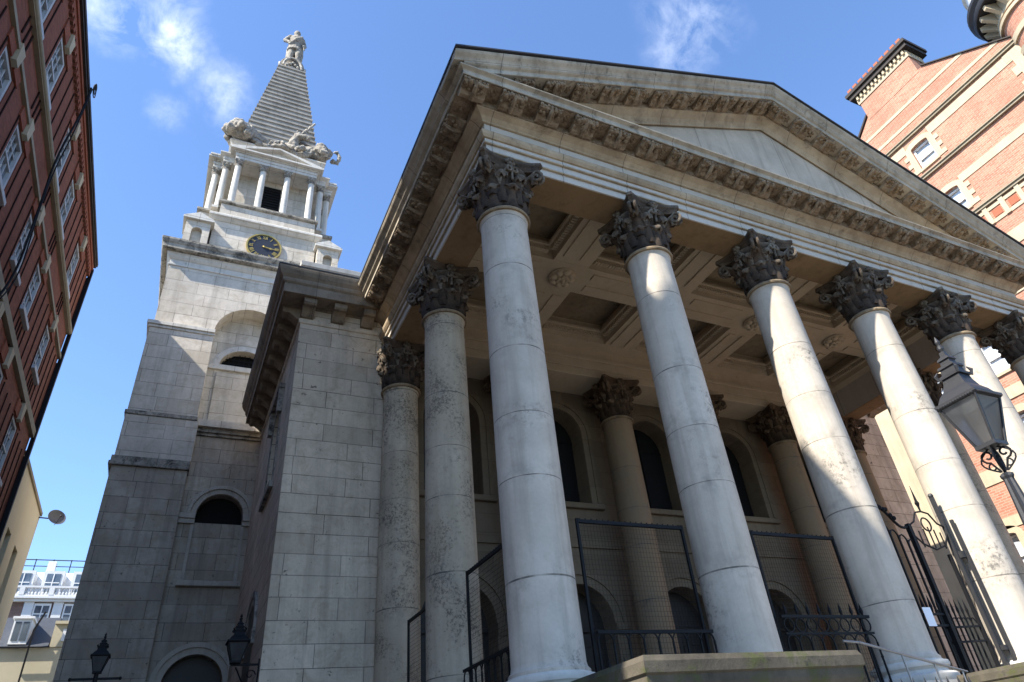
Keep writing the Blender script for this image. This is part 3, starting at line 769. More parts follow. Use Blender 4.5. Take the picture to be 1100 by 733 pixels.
block_cornice(mb, [(-3.18, 17.0), (-3.18, 8.4), (-1.0, 8.4)], 0)
mb.box(-3.0, -.55, 8.7, 12.2, 12.19, 13.13)
wc = part(mb, 'wing_cornice', 'wing_cornice', church, bevel=.01)
mb = MB(); block_cornice(mb, [(21.5, 8.4), (23.3, 8.4), (23.3, 17)], 0); part(mb, 'wing_cornice', 'wing_cornice', church, bevel=.01)
def block(mb, c, along, out):
    A = Vector(along); O = Vector(out)
    def P(a, o, z): return Vector(c) + A * a + O * o + Vector((0, 0, z))
    prof = [(0.002, 0), (.56, 0), (.56, -.16), (.50, -.22), (.36, -.20), (.22, -.30), (.10, -.42), (.002, -.44)]
    mb.prism([P(-.2, o, z) for o, z in prof], A * .4)
def block_mb(al, ou): mb = MB(); block(mb, (0, 0, 0), al, ou); return mb
repeat(lambda: block_mb((1, 0, 0), (0, -1, 0)), 'cornice_block', 'wing_cornice', [(x, 8.4, 12.252) for x in (-3.0, -2.05, -1.1, 20.9, 21.95, 23.0)], bevel=.012)
repeat(lambda: block_mb((0, 1, 0), (-1, 0, 0)), 'cornice_block', 'wing_cornice', [(-3.18, 8.72 + i * .98, 12.252) for i in range(9)], bevel=.012)
mb = MB(); mb.sweep([(.5, 13.163), (.935, 13.125), (.935, 13.16), (.5, 13.20)], [(-3.18, 17.0), (-3.18, 8.4), (-1.0, 8.4)]); part(mb, 'lead_edge', 'lead', church)
mb = MB()
mb.sweep([(0.002, 11.62), (.03, 11.62), (.06, 11.70), (.06, 11.76), (.002, 11.78)], [(-3.18, 17.0), (-3.18, 8.4), (-.56, 8.4)])
part(mb, 'string_course', 'ashlar', church)
# windows in the flank of the left wing
mb = MB(); mb.box(-2.60, -2.5, 10.85, 12.35, 7.2, 10.1)
w = part(mb, 'window', 'glass_dark', church)
mb = MB()
archivolt(mb, 11.6, 9.3, .752, 1.0, lambda u, z: (-3.21, u, z), (.028, 0, 0))
for s in (-1, 1): mb.box(-3.21, -3.182, 11.6 + s * .752, 11.6 + s * 1.0, 7.2, 9.3)
mb.box(-3.30, -3.182, 10.5, 12.7, 7.0, 7.19); mb.box(-3.36, -3.182, 10.5, 12.7, 10.45, 10.6); mb.box(-3.34, -3.182, 10.55, 10.8, 9.6, 10.447); mb.box(-3.34, -3.182, 12.4, 12.65, 9.6, 10.447)
part(mb, 'window_surround', 'ledge', w)
mb = MB(); archivolt(mb, 11.6, 3.0, .8, 1.05, lambda u, z: (-3.22, u, z), (.038, 0, 0)); archivolt(mb, 11.6, 3.0, 1.05, 1.2, lambda u, z: (-3.25, u, z), (.068, 0, 0))
for s in (-1, 1): mb.box(-3.27, -3.182, 11.6 + s * .8, 11.6 + s * 1.25, 2.6, 2.98)
part(mb, 'niche_surround', 'ledge', church)
mb = MB(); mb.prism([(-3.192, u, z) for u, z in [(10.8, GROUND + .1)] + arc(11.6, 3.0, .8, pi, 0, 12) + [(12.4, GROUND + .1)]], (.01, 0, 0)); part(mb, 'side_door', 'door', church)
# ------------------------------------------------------------------ the church tower
TX, TY = -4.2, 22.2
tower = root('church_tower', 'tall square stone church tower with a clock, columned belfry and stepped pyramid spire', 'tower', (TX, TY, GROUND))
HWT = 4.05
def X(a): return TX + a
mb = MB()      # upper stage with the tall arched recess
yf = TY - 3.95
put = lambda u, z: (u, yf, z)
arched_wall(mb, X(-3.95), X(3.95), 12.6, 20.62, [(TX, 1.52, 12.9, 17.35)], put, (0, .85, 0))
put = lambda u, z: (u, yf + .85, z)
arched_wall(mb, X(-3.95), X(3.95), 12.6, 20.62, [(TX, 1.05, 16.1, 16.12)], put, (0, .6, 0), .86)
mb.box(X(-3.95), X(3.95), yf + 1.45, TY + HWT, 12.6, 20.62)
part(mb, 'tower_shaft', 'ashlar_tower', tower)
mb = MB(); mb.box(X(-1.1), X(1.1), yf + .74, yf + .848, 13.0, 15.7); part(mb, 'blind_panel', 'ashlar_tower', tower, bevel=.02)
mb = MB(); mb.prism([(u, yf + 1.3, z) for u, z in [(X(-1.05), 16.1)] + arc(TX, 16.12, 1.05, pi, 0, 12, .86) + [(X(1.05), 16.1)]], (0, .05, 0))
w = part(mb, 'lunette_window', 'louvre', tower)
mb = MB()
for i in range(-4, 5): mb.box(X(i * .22) - .015, X(i * .22) + .015, yf + 1.2, yf + 1.237, 16.1, 16.12 + .86 * sqrt(max(.02, 1.1 - (i * .22) ** 2)))
for i in range(4): mb.box(X(-1.0 + i * .06), X(1.0 - i * .06), yf + 1.205, yf + 1.234, 16.28 + i * .2, 16.31 + i * .2)
part(mb, 'grille', 'iron', w)
mb = MB()
for s in (-1, 1):
    mb.box(X(s * 1.515), X(s * 1.62), yf - .05, yf + .44, 15.95, 16.15) if False else None
mb.box(X(-1.515), X(1.515), yf + .72, yf + .847, 15.85, 16.098); part(mb, 'sill', 'trim_tower', tower, bevel=.01)
mb = MB(); archivolt(mb, TX, 16.12, 1.052, 1.3, lambda u, z: (u, yf + .80, z), (0, .047, 0), flat=.86); part(mb, 'lunette_surround', 'trim_tower', tower)
# lower stage: recessed bay between corner piers
mb = MB(); yr = yf + .38
put = lambda u, z: (u, yr, z)
arched_wall(mb, X(-1.46), X(1.46), GROUND, 12.3, [(TX, .96, GROUND, 2.95)], put, (0, .5, 0)) if False else None
arched_wall(mb, X(-1.46), X(1.46), GROUND, 5.4, [(TX, .98, GROUND, 2.9)], put, (0, .5, 0))
arched_wall(mb, X(-1.46), X(1.46), 5.401, 12.3, [(TX, .86, 8.62, 8.95)], put, (0, .5, 0))
mb.box(X(-3.9), X(3.9), yr + .501, TY + HWT, GROUND, 12.3)
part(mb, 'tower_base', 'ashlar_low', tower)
mb = MB(); mb.box(X(-.9), X(.9), yr - .002 - .0, yr - .001 + .0, 6.2, 6.21) if False else None
mb.box(X(-.80), X(.80), yr - .03, yr - .001, 6.45, 8.45); part(mb, 'blind_panel', 'ashlar_low', tower, bevel=.01)
mb = MB(); mb.prism([(u, yr + .38, z) for u, z in [(X(-.86), 8.62)] + arc(TX, 8.95, .86, pi, 0, 12) + [(X(.86), 8.62)]], (0, .05, 0)); part(mb, 'lunette_window', 'louvre', tower)
mb = MB()
pr = lambda u, z: (u, yr - .10, z)
archivolt(mb, TX, 8.95, .862, 1.06, pr, (0, .098, 0)); archivolt(mb, TX, 8.95, 1.06, 1.2, lambda u, z: (u, yr - .16, z), (0, .158, 0))
for s in (-1, 1):
    mb.box(X(s * .862), X(s * 1.44), yr - .12, yr - .002, 8.56, 8.74); mb.box(X(s * .862), X(s * 1.45), yr - .18, yr - .002, 8.743, 8.945)
    mb.box(X(s * .862), X(s * .98), yr - .06, yr - .002, 6.42, 8.557)
mb.box(X(-1.1), X(1.1), yr - .2, yr - .002, 6.2, 6.4)
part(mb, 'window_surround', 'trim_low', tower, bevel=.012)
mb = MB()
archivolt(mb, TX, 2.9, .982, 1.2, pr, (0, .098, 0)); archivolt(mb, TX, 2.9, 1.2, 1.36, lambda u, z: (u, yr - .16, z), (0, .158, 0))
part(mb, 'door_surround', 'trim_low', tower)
mb = MB(); mb.prism([(u, yr + .4, z) for u, z in [(X(-.98), GROUND)] + arc(TX, 2.9, .98, pi, 0, 12) + [(X(.98), GROUND)]], (0, .05, 0)); part(mb, 'door', 'door', tower)
for sx in (-1, 1):
    for sy in (-1, 1):
        mb = MB(); bx = lambda a, b, o, z0, z1: mb.box(X(sx * a), X(sx * (b + o)), TY + sy * a - 0, TY + sy * (b + o), z0, z1)
        bx(1.48, 4.05, 0, 12.9, 17.0); bx(1.40, 4.05, .02, 10.9, 12.72)
        part(mb, 'corner_pier', 'ashlar_tower', tower, bevel=.012)
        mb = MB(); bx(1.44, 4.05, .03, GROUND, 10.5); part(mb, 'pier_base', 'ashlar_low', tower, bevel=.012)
        mb = MB(); bx(1.46, 4.05, .06, 17.003, 17.12); bx(1.46, 4.05, .13, 17.123, 17.3); part(mb, 'pier_cap', 'trim_tower', tower, bevel=.012)
        mb = MB(); bx(1.46, 4.05, .07, 12.723, 12.897); part(mb, 'pier_string', 'ledge', tower, bevel=.015)
        mb = MB(); bx(1.40, 4.05, .15, 10.503, 10.65); bx(1.40, 4.05, .10, 10.653, 10.897); part(mb, 'pier_ledge', 'ledge', tower, bevel=.015)
mb = MB(); mb.box(X(-1.478), X(1.478), yr - .1, yr + .4, 12.302, 12.42); mb.box(X(-1.478), X(1.478), yr - .2, yr + .4, 12.423, 12.597); part(mb, 'string_course', 'ledge', tower, bevel=.012)
SQ = lambda h: [(X(-h), TY + h), (X(-h), TY - h), (X(h), TY - h), (X(h), TY + h)]
mb = MB()
mb.sweep([(-.5, 20.622), (.0, 20.622), (.05, 20.63), (.06, 20.72), (.0, 20.74), (.0, 20.98), (.04, 21.0), (.12, 21.1), (.16, 21.2), (.2, 21.24), (.2, 21.30), (-.5, 21.30)], SQ(3.95), True)
part(mb, 'frieze', 'trim_tower', tower, bevel=.01)
mb = MB()
mb.sweep([(-1.8, 21.303), (.34, 21.303), (.40, 21.34), (.42, 21.36), (.42, 21.60), (.47, 21.66), (.52, 21.78), (.52, 21.90), (-1.8, 22.0)], SQ(3.95), True)
mb.box(X(-2.6), X(2.6), TY - 2.6, TY + 2.6, 21.35, 21.95)
part(mb, 'cornice', 'ledge', tower, bevel=.012)
# --- belfry: square core, four porches, four corner pedestals
mb = MB(); mb.box(X(-2.05), X(2.05), TY - 2.05, TY + 2.05, 21.96, 32.0); part(mb, 'belfry_core', 'ashlar_tower', tower)
def cross(a, b):   # plus-shaped outline, arm half width a, reach b
    return [(X(-b), TY + a), (X(-b), TY - a), (X(-a), TY - a), (X(-a), TY - b), (X(a), TY - b), (X(a), TY - a), (X(b), TY - a), (X(b), TY + a), (X(a), TY + a), (X(a), TY + b), (X(-a), TY + b), (X(-a), TY + a)]
mb = MB()
mb.sweep([(-.9, 21.97), (0, 21.97), (0, 24.55), (-.9, 24.55)], cross(2.55, 3.3), True); part(mb, 'belfry_podium', 'ashlar_tower', tower)
mb = MB()
mb.sweep([(-.95, 24.553), (.04, 24.553), (.12, 24.62), (.20, 24.70), (.28, 24.74), (.28, 24.86), (.24, 24.93), (-.95, 25.0)], cross(2.55, 3.3), True); part(mb, 'podium_cornice', 'trim_tower', tower, bevel=.01)
mb = MB()
mb.sweep([(-.9, 25.003), (.0, 24.99), (.0, 25.75), (-.9, 25.75)], cross(2.4, 3.38), True); part(mb, 'podium_plinth', 'ashlar_tower', tower)
mb = MB()
mb.sweep([(-.95, 25.753), (.06, 25.753), (.13, 25.82), (.13, 25.96), (-.95, 25.98)], cross(2.4, 3.38), True)
for k in range(4): pass
part(mb, 'plinth_ledge', 'ledge', tower, bevel=.01)
mb = MB(); mb.box(X(-2.3), X(2.3), TY - 3.2, TY + 3.2, 25.9, 25.985); mb.box(X(-3.2), X(3.2), TY - 2.3, TY + 2.3, 25.9, 25.987); part(mb, 'belfry_floor', 'trim_tower', tower)
for sx in (-1, 1):
    for sy in (-1, 1):
        mb = MB(); cx_, cy_ = X(sx * 3.18), TY + sy * 3.18; h = .55
        if sy < 0:
            arched_wall(mb, cx_ - h, cx_ + h, 21.98, 23.85, [(cx_, .24, 22.5, 23.2)], lambda u, z: (u, cy_ - h, z), (0, .25, 0)); mb.box(cx_ - h, cx_ + h, cy_ - h + .25, cy_ + h, 21.98, 23.85)
        else: mb.box(cx_ - h, cx_ + h, cy_ - h, cy_ + h, 21.98, 23.85)
        ped = part(mb, 'corner_pedestal', 'ashlar_tower', tower)
        mb = MB(); e = h + .16
        mb.box(cx_ - e, cx_ + e, cy_ - e, cy_ + e, 23.853, 23.98)
        mb.prism([(cx_ - e, cy_ - e, 23.983), (cx_ + e, cy_ - e, 23.983), (cx_, cy_ - e, 24.35)], (0, 2 * e, 0))
        part(mb, 'pedestal_cap', 'trim_tower', ped, bevel=.01)
# belfry columns
small = {}
CS = .306
bell = copy_tree(protos['front'], tower); bell.name = 'belfry_column'
for o in [bell] + list(bell.children):
    me = o.data.copy(); o.data = me; me.materials[0] = M_['statue'] if 'capital' in o.name or 'abacus' in o.name else M_['trim_tower']
bell.matrix_parent_inverse = WORLD[tower.name]; bell.scale = (CS, CS, CS)
first = True
ZC = 25.985 - FLOOR * CS
for k in range(4):
    a = k * pi / 2; rot = Matrix.Rotation(a, 2)
    for u, v in ((-1.98, -3.05), (-.66, -3.05), (.66, -3.05), (1.98, -3.05), (2.58, -2.58)):
        p = rot @ Vector((u, v))
        c = bell if first else copy_tree(bell, tower); first = False
        c.location = (X(p.x), TY + p.y, ZC)
ZE = ZC + 10.845 * CS
def rotp(a, pts): m = Matrix.Rotation(a, 3, 'Z'); return [Vector((TX, TY, 0)) + m @ Vector(p) for p in pts]
for k in range(4):
    a = k * pi / 2; mb = MB()
    z0 = ZE
    def bxr(x0, x1, y0, y1, za, zb): mb.prism(rotp(a, [(x0, y0, za), (x1, y0, za), (x1, y1, za), (x0, y1, za)]), (0, 0, zb - za))
    bxr(-2.2, 2.2, -3.27, -2.051, z0, z0 + .2); bxr(-2.23, 2.23, -3.30, -2.051, z0 + .203, z0 + .42)
    bxr(-2.30, 2.30, -3.37, -2.051, z0 + .423, z0 + .50); bxr(-2.5, 2.5, -3.57, -2.051, z0 + .503, z0 + .62)
    part(mb, 'porch_entablature', 'trim_tower', tower, bevel=.01)
    mb = MB(); za = z0 + .623; rise = .82
    mb.prism(rotp(a, [(-2.2, -3.2, za), (2.2, -3.2, za), (0, -3.2, za + rise * .86)]), rotp(a, [(0, 1.15, 0)])[0] - Vector((TX, TY, 0)))
    for s in (-1, 1):
        mb.prism(rotp(a, [(s * 2.55, -3.5, za), (s * 2.1, -3.5, za), (0, -3.5, za + rise * .84), (0, -3.5, za + rise), (s * 2.55, -3.5, za + .12)]), rotp(a, [(0, 1.4, 0)])[0] - Vector((TX, TY, 0)))
    part(mb, 'porch_pediment', 'trim_tower', tower, bevel=.01)
    mb = MB(); bxr(-.48, .48, -2.12, -2.052, 26.0, 29.0); lo = part(mb, 'louvre', 'louvre', tower)
    mb = MB()
    for j in range(14): bxr(-.46, .46, -2.17, -2.122, 26.1 + j * .2, 26.16 + j * .2)
    part(mb, 'slats', 'iron', lo)
mb = MB(); mb.sweep([(-.7, ZE + .03), (0, ZE + .03), (0, ZE + .2), (.03, ZE + .21), (.03, ZE + .38), (.1, ZE + .42), (.22, ZE + .5), (.22, ZE + .58), (-.7, ZE + .6)], SQ(2.79), True); mb.box(X(-2.0), X(2.0), TY - 2.0, TY + 2.0, ZE + .1, ZE + .58); part(mb, 'corner_entablature', 'trim_tower', tower, bevel=.01)
mb = MB(); mb.box(X(-2.85), X(2.85), TY - 2.85, TY + 2.85, 25.88, 25.98); part(mb, 'corner_plinth', 'trim_tower', tower)
# attic and spire
ZAT = ZE + .68
mb = MB()
mb.sweep([(-1.5, ZAT + .0), (.0, ZAT + .0), (.0, ZAT + 1.15), (.08, ZAT + 1.2), (.14, ZAT + 1.3), (.2, ZAT + 1.34), (.2, ZAT + 1.46), (-2.0, ZAT + 1.5)], SQ(2.5), True); part(mb, 'attic', 'trim_tower', tower, bevel=.01)
ZS = ZAT + 1.46; ZT = 42.3; NS = 22
mb = MB()
for i in range(NS):
    h = 2.28 - (2.28 - .80) * i / NS; z = ZS + (ZT - ZS) * i / NS
    dz = (ZT - ZS) / NS; mb.sweep([(-.6, z + .003), (-.02, z + .003), (-.02, z + dz * .62), (.05, z + dz * .70), (.05, z + dz), (-.6, z + dz + .02)], SQ(h), True)
mb.box(X(-.5), X(.5), TY - .5, TY + .5, ZS, ZT); part(mb, 'stepped_spire', 'spire', tower)
mb = MB(); mb.lathe([(.86, ZT - .02), (.90, ZT + .05), (.92, ZT + .14), (.82, ZT + .2), (.74, ZT + .3), (.72, ZT + 1.15), (.80, ZT + 1.22), (.84, ZT + 1.3), (.78, ZT + 1.40)], (TX, TY, 0), 28)
for k in range(4):
    a = k * pi / 2; pts = []
    for j in range(9):
        th = pi * j / 8; pts.append(rotp(a, [(-.62 * cos(th), -.86, ZT + .12 + 1.0 * sin(th))])[0])
    mb.tube(pts, .09, 6)
    for j in range(5): mb.ball(rotp(a, [(-.36 + .18 * j, -.82, ZT + .30 + .18 * (2 - abs(j - 2)))])[0], .12, 6, 5)
part(mb, 'altar_pedestal', 'statue', tower, smooth=50)
# clock
CZ = 23.38; CY = TY - 3.3
ck = MB(); ck.tube([(TX, CY - .005, CZ), (TX, CY - .06, CZ)], .80, 48); clock = part(ck, 'clock', 'clock_face', tower)
mb = MB(); mb.loft([[(TX + r * cos(2 * pi * i / 48), y, CZ + r * sin(2 * pi * i / 48)) for i in range(48)] for r, y in ((.80, CY - .004), (.87, CY - .004), (.87, CY - .10), (.80, CY - .10), (.80, CY - .004))], True, False); part(mb, 'rim', 'gold', clock)
mb = MB(); fy = CY - .064
def stroke(a, b, w):
    a = Vector((a[0], a[1])); b = Vector((b[0], b[1])); d = (b - a).normalized(); n = Vector((-d.y, d.x)) * w / 2
    mb.prism([(TX + p.x, fy - .012, CZ + p.y) for p in (a - n, b - n, b + n, a + n)], (0, .012, 0))
NUM = ['XII', 'I', 'II', 'III', 'IIII', 'V', 'VI', 'VII', 'VIII', 'IX', 'X', 'XI']
WD = {'I': .055, 'V': .12, 'X': .13}
for k, s_ in enumerate(NUM):
    a = pi / 2 - k * pi / 6; up = Vector((cos(a), sin(a))); rt = Vector((up.y, -up.x)); tot = sum(WD[ch] for ch in s_); x = -tot / 2
    for ch in s_:
        w_ = WD[ch]; P = lambda u, v: rt * (x + u * w_) + up * (.53 + .20 * v)
        if ch == 'I': stroke(P(.5, 0), P(.5, 1), .034)
        elif ch == 'V': stroke(P(.12, 1), P(.5, 0), .036); stroke(P(.88, 1), P(.5, 0), .02)
        else: stroke(P(.12, 1), P(.88, 0), .036); stroke(P(.88, 1), P(.12, 0), .02)
        x += w_
for k in range(60):
    a = k * pi / 30; stroke((.755 * cos(a), .755 * sin(a)), (.785 * cos(a), .785 * sin(a)), .018)
part(mb, 'numerals', 'gold', clock)
mb = MB(); fy = CY - .085
for hr, ln, wd in ((3.27, .40, .06), (3.22, .62, .04)):
    a = pi / 2 - hr * pi / 6; stroke((-.1 * cos(a), -.1 * sin(a)), (ln * cos(a), ln * sin(a)), wd); fy -= .014
    if ln < .5: mb.ball((TX + .33 * cos(a), fy, CZ + .33 * sin(a)), .06, 8, 6, (1, .2, 1))
mb.ball((TX, fy, CZ), .06, 10, 6, (1, .4, 1)); part(mb, 'hands', 'gold', clock)


# ------------------------------------------------------------------ carved figures (one continuous skin each)
def blobs(name, mat, items, voxel, loc, rz=0, scale=1., parent=None):
    mb = MB()
    for it in items:
        if it[0] == 'b': mb.ball(it[1], it[2], 14, 10, it[3] if len(it) > 3 else (1, 1, 1))
        else: mb.tube(it[1], it[2], 10)
    if parent is None: o = mb.build(name, mat, smooth=180)
    else: o = mb.build(name, mat, parent, smooth=180)
    o.location = loc; o.rotation_euler.z = rz; o.scale = (scale,) * 3
    r = o.modifiers.new('skin', 'REMESH'); r.mode = 'VOXEL'; r.voxel_size = voxel; r.use_smooth_shade = True
    tx = bpy.data.textures.get('chisel') or bpy.data.textures.new('chisel', 'CLOUDS'); tx.noise_scale = .22; tx.noise_depth = 3
    dm = o.modifiers.new('weathering', 'DISPLACE'); dm.texture = tx; dm.strength = .16 if name != 'statue' else .07; dm.texture_coords = 'LOCAL'
    return o


# robed man: hip height 2.35, facing the street
st = [('b', (0, 0, 4.28), .25, (.88, 1.0, 1.18)), ('b', (0, -.20, 4.25), .07, (.7, 1, 1)), ('t', [(0, 0, 3.75), (0, 0, 4.1)], [.17, .14]), ('b', (0, .03, 4.36), .27, (.95, 1, .9)),
      ('t', [(0, .02, 2.2), (0, -.02, 2.75), (0, -.02, 3.3), (0, 0, 3.72)], [.44, .40, .50, .34]), ('b', (-.42, 0, 3.55), .24), ('b', (.42, 0, 3.55), .24),
      ('t', [(-.48, 0, 3.55), (-.80, .05, 3.05), (-.46, -.22, 2.62)], [.20, .165, .12]), ('b', (-.42, -.26, 2.6), .14),
      ('t', [(.48, 0, 3.55), (.66, .02, 2.95), (.60, -.28, 2.45)], [.20, .165, .12]), ('b', (.58, -.34, 2.38), .14), ('t', [(.56, -.40, 2.55), (.66, -.36, 1.9)], [.06, .07]),
      ('t', [(-.2, 0, 2.3), (-.24, -.1, 1.25), (-.26, -.02, .3)], [.30, .22, .15]), ('t', [(.2, 0, 2.3), (.28, -.26, 1.3), (.30, -.12, .3)], [.30, .22, .15]),
      ('b', (-.26, -.15, .14), .18, (.8, 1.6, .7)), ('b', (.30, -.26, .14), .18, (.8, 1.6, .7)),
      ('t', [(-.1, .32, 3.6), (-.2, .45, 2.4), (-.1, .42, .3)], [.34, .40, .42]), ('t', [(.35, .3, 3.5), (.42, .38, 2.2), (.32, .36, .4)], [.22, .28, .30]),
      ('t', [(.4, -.28, 3.6), (.0, -.46, 2.9), (-.45, -.2, 2.35)], [.12, .15, .16])]
for i in range(9):
    a = pi * (i + .5) / 9; x = -.5 * cos(a); st.append(('t', [(x * .8, -.36 * sin(a) * .7, 2.5), (x * 1.0, -.40 * sin(a), 1.75)], [.08, .12]))
for i in range(5): st.append(('t', [(-.45 + .2 * i, .68, 3.0), (-.5 + .24 * i, .80, .3)], [.06, .09]))
st.append(('b', (0, .15, .04), .62, (1.1, 1, .16)))
statue = blobs('statue', 'statue', st, .05, (TX, TY, ZT + 1.38), 0, .96)
tag(statue, 'weathered stone figure of a robed man standing on the very top of the stepped spire', 'statue')

# lion: clambering down over the corner, big mane towards the left
ln = [('t', [(2.2, .3, 1.3), (1.3, .1, .95), (.4, -.1, .7), (-.2, -.3, .75)], [.45, .50, .58, .62]), ('b', (-.35, -.45, .55), .55, (1, .9, 1.05)), ('b', (-.5, -.85, .40), .30, (.8, 1.1, .75)), ('b', (-.55, -1.05, .34), .17, (1, 1, .8)),
      ('t', [(.1, -.45, .5), (-.2, -.95, .05), (-.25, -1.15, -.1)], [.24, .17, .15]), ('t', [(-.7, -.3, .5), (-1.0, -.75, .05), (-1.05, -1.0, -.05)], [.24, .17, .15]),
      ('t', [(1.6, -.1, .9), (1.3, -.6, .6), (1.8, -.75, .1), (1.5, -.85, .02)], [.34, .28, .17, .13]), ('t', [(2.3, .4, 1.5), (2.7, .2, 2.2), (2.4, .0, 2.6)], [.1, .09, .14]),
      ('b', (-.75, -.62, .78), .09), ('b', (-.25, -.70, .82), .09)]
rnd = random.Random(3)
for i in range(75):
    a = rnd.uniform(0, 2 * pi); b = rnd.uniform(-.7, 1.3); r = rnd.uniform(.60, .74)
    ln.append(('b', (-.35 + r * cos(a) * cos(b), -.3 + .75 * r * sin(a) * cos(b) + .12, .62 + r * sin(b)), rnd.uniform(.10, .19)))
lion = blobs('lion', 'statue', ln, .05, (X(-2.05), TY - 2.1, ZS + .10), .35, 1.15)
tag(lion, 'carved stone lion with a heavy curled mane at the left foot of the stepped spire', 'sculpture')
un = [('t', [(-.75, .25, .55), (-.2, .1, .70), (.5, 0, .72), (1.1, .0, .62)], [.38, .48, .47, .54]), ('t', [(-.55, .1, .9), (-.72, 0, 1.35), (-.55, -.1, 1.75)], [.38, .29, .23]),
      ('b', (-.48, -.15, 1.84), .24, (1.1, .9, .9)), ('t', [(-.45, -.2, 1.84), (.05, -.32, 1.62)], [.21, .13]), ('b', (.08, -.33, 1.60), .14), ('b', (-.32, -.34, 1.86), .06),
      ('t', [(-.30, -.2, 2.02), (.34, -.3, 3.0)], [.11, .07]), ('b', (-.62, -.05, 2.1), .08, (.7, .7, 1.6)), ('b', (-.55, -.25, 2.1), .07, (.7, .7, 1.6)),
      ('t', [(-.7, -.1, .6), (-.95, -.6, .5), (-.6, -.85, .12)], [.22, .15, .1]), ('t', [(-.45, -.2, .5), (-.1, -.75, .3), (-.4, -.95, .02)], [.22, .15, .1]),
      ('t', [(1.2, -.1, .6), (.75, -.6, .7), (1.1, -.75, .12), (.8, -.95, .03)], [.44, .30, .17, .11]), ('t', [(1.45, .1, .55), (1.75, .0, .30), (1.85, -.1, .75), (1.70, -.15, 1.05), (1.5, -.2, .95)], [.15, .12, .11, .11, .09])]
for i in range(18): un.append(('b', (-.78 + .25 * (i / 17) ** 2 + rnd.uniform(-.07, .07), .12 - .1 * i / 17, .95 + 1.1 * i / 17), .13))
uni = blobs('unicorn', 'statue', un, .045, (X(1.5), TY - 2.25, ZS + .05), -.15, 1.1)
tag(uni, 'carved stone unicorn with a raised pale horn at the right foot of the stepped spire', 'sculpture')
cr = [('t', [(.42 * cos(i * pi / 8), .30 * sin(i * pi / 8), .12) for i in range(17)], .12)]
for i in range(8):
    a = i * pi / 4; cr.append(('b', (.42 * cos(a), .30 * sin(a), .36), .11)); cr.append(('t', [(.42 * cos(a), .30 * sin(a), .2), (.30 * cos(a), .2 * sin(a), .58), (0, 0, .62)], .065))
cr += [('b', (0, 0, .72), .14), ('b', (0, 0, .2), .34, (1.1, .8, .7))]
for s in (-1, 1): cr.append(('t', [(s * .4, -.1, .1), (s * .75, -.2, -.12), (s * 1.15, -.2, -.02), (s * 1.45, -.15, .2)], [.12, .17, .17, .12]))
crown = blobs('crown', 'statue', cr, .04, (TX + .1, TY - 2.5, ZS + .12), 0, 1.15)
tag(crown, 'carved stone crown with a garland between the lion and the unicorn', 'sculpture')
# ------------------------------------------------------------------ ironwork in and around the portico
def mesh_panel(name, label, p0, p1, z0, z1, group):
    """wire-mesh screen in a light iron frame between two points"""
    p0 = Vector((*p0, 0)); p1 = Vector((*p1, 0)); d = (p1 - p0); L = d.length; d.normalize()
    o = root(name, label, 'wire screen', (*((p0 + p1) / 2).xy, z0), group)
    P = lambda u, z: p0 + d * u + Vector((0, 0, z))
    mb = MB()
    for u in (0, L): mb.bar(P(u, z0), P(u, z1 + .05), .024)
    mb.bar(P(0, z1), P(L, z1), .03); mb.bar(P(0, z0 + .06), P(L, z0 + .06), .02)
    n = int(L / .12)
    for i in range(n): mb.bar(P(L * (i + .5) / n, z1 - .03), P(L * (i + .5) / n, z1 + .06), .008)
    part(mb, 'frame', 'iron', o)
    mb = MB(); n = int(L / .065)
    for i in range(1, n): u = L * i / n; mb.tube([P(u, z0 + .06), P(u, z1)], .0027, 3, False)
    n = int((z1 - z0) / .085)
    for i in range(1, n): z = z0 + .06 + (z1 - z0 - .06) * i / n; mb.tube([P(0, z), P(L, z)], .0027, 3, False)
    part(mb, 'wire_mesh', 'iron', o)
    return o


def iron_railing(name, label, p0, p1, z0, h, group, rings=False):
    p0 = Vector((*p0, 0)); p1 = Vector((*p1, 0)); d = (p1 - p0); L = d.length; d.normalize()
    o = root(name, label, 'railing', (*((p0 + p1) / 2).xy, z0), group)
    P = lambda u, z: p0 + d * u + Vector((0, 0, z))
    mb = MB(); mb.bar(P(0, z0 + .1), P(L, z0 + .1), .022); mb.bar(P(0, z0 + h), P(L, z0 + h), .026)
    if rings: mb.bar(P(0, z0 + h - .3), P(L, z0 + h - .3), .018)
    part(mb, 'rail', 'iron', o)
    mb = MB(); n = max(4, int(L / .26)); w = L / n; top = z0 + (h - .32 if rings else h)
    for i in range(n + 1):
        mb.bar(P(w * i, z0), P(w * i, top - w * .5), .014)
        if not rings or i % 2 == 0: mb.ball(P(w * i, z0 + h * .5), .03, 6, 5)
    for i in range(n):
        mb.tube([P(w * (i + .5) + w * .5 * cos(a), top - w * .5 + w * .5 * sin(a)) for a in [pi * j / 8 for j in range(9)]], .014, 4)
        if rings: mb.tube([P(w * (i + .5) + .12 * cos(a), z0 + h - .15 + .12 * sin(a)) for a in [2 * pi * j / 12 for j in range(13)]], .014, 4)
        else:
            mb.bar(P(w * (i + .5), z0 + .1), P(w * (i + .5), z0 + h * .55), .011)
            mb.tube([P(w * (i + .5), z0 + h * .55), P(w * (i + .5), z0 + h * .68)], [.03, .002], 5)
    part(mb, 'bars', 'iron', o)
    if rings:
        mb = MB()
        for i in range(n): mb.tube([P(w * (i + .5), z0 + h), P(w * (i + .5), z0 + h + .1), P(w * (i + .5), z0 + h + .26)], [.012, .035, .002], 5)
        part(mb, 'spikes', 'iron', o)
    return o


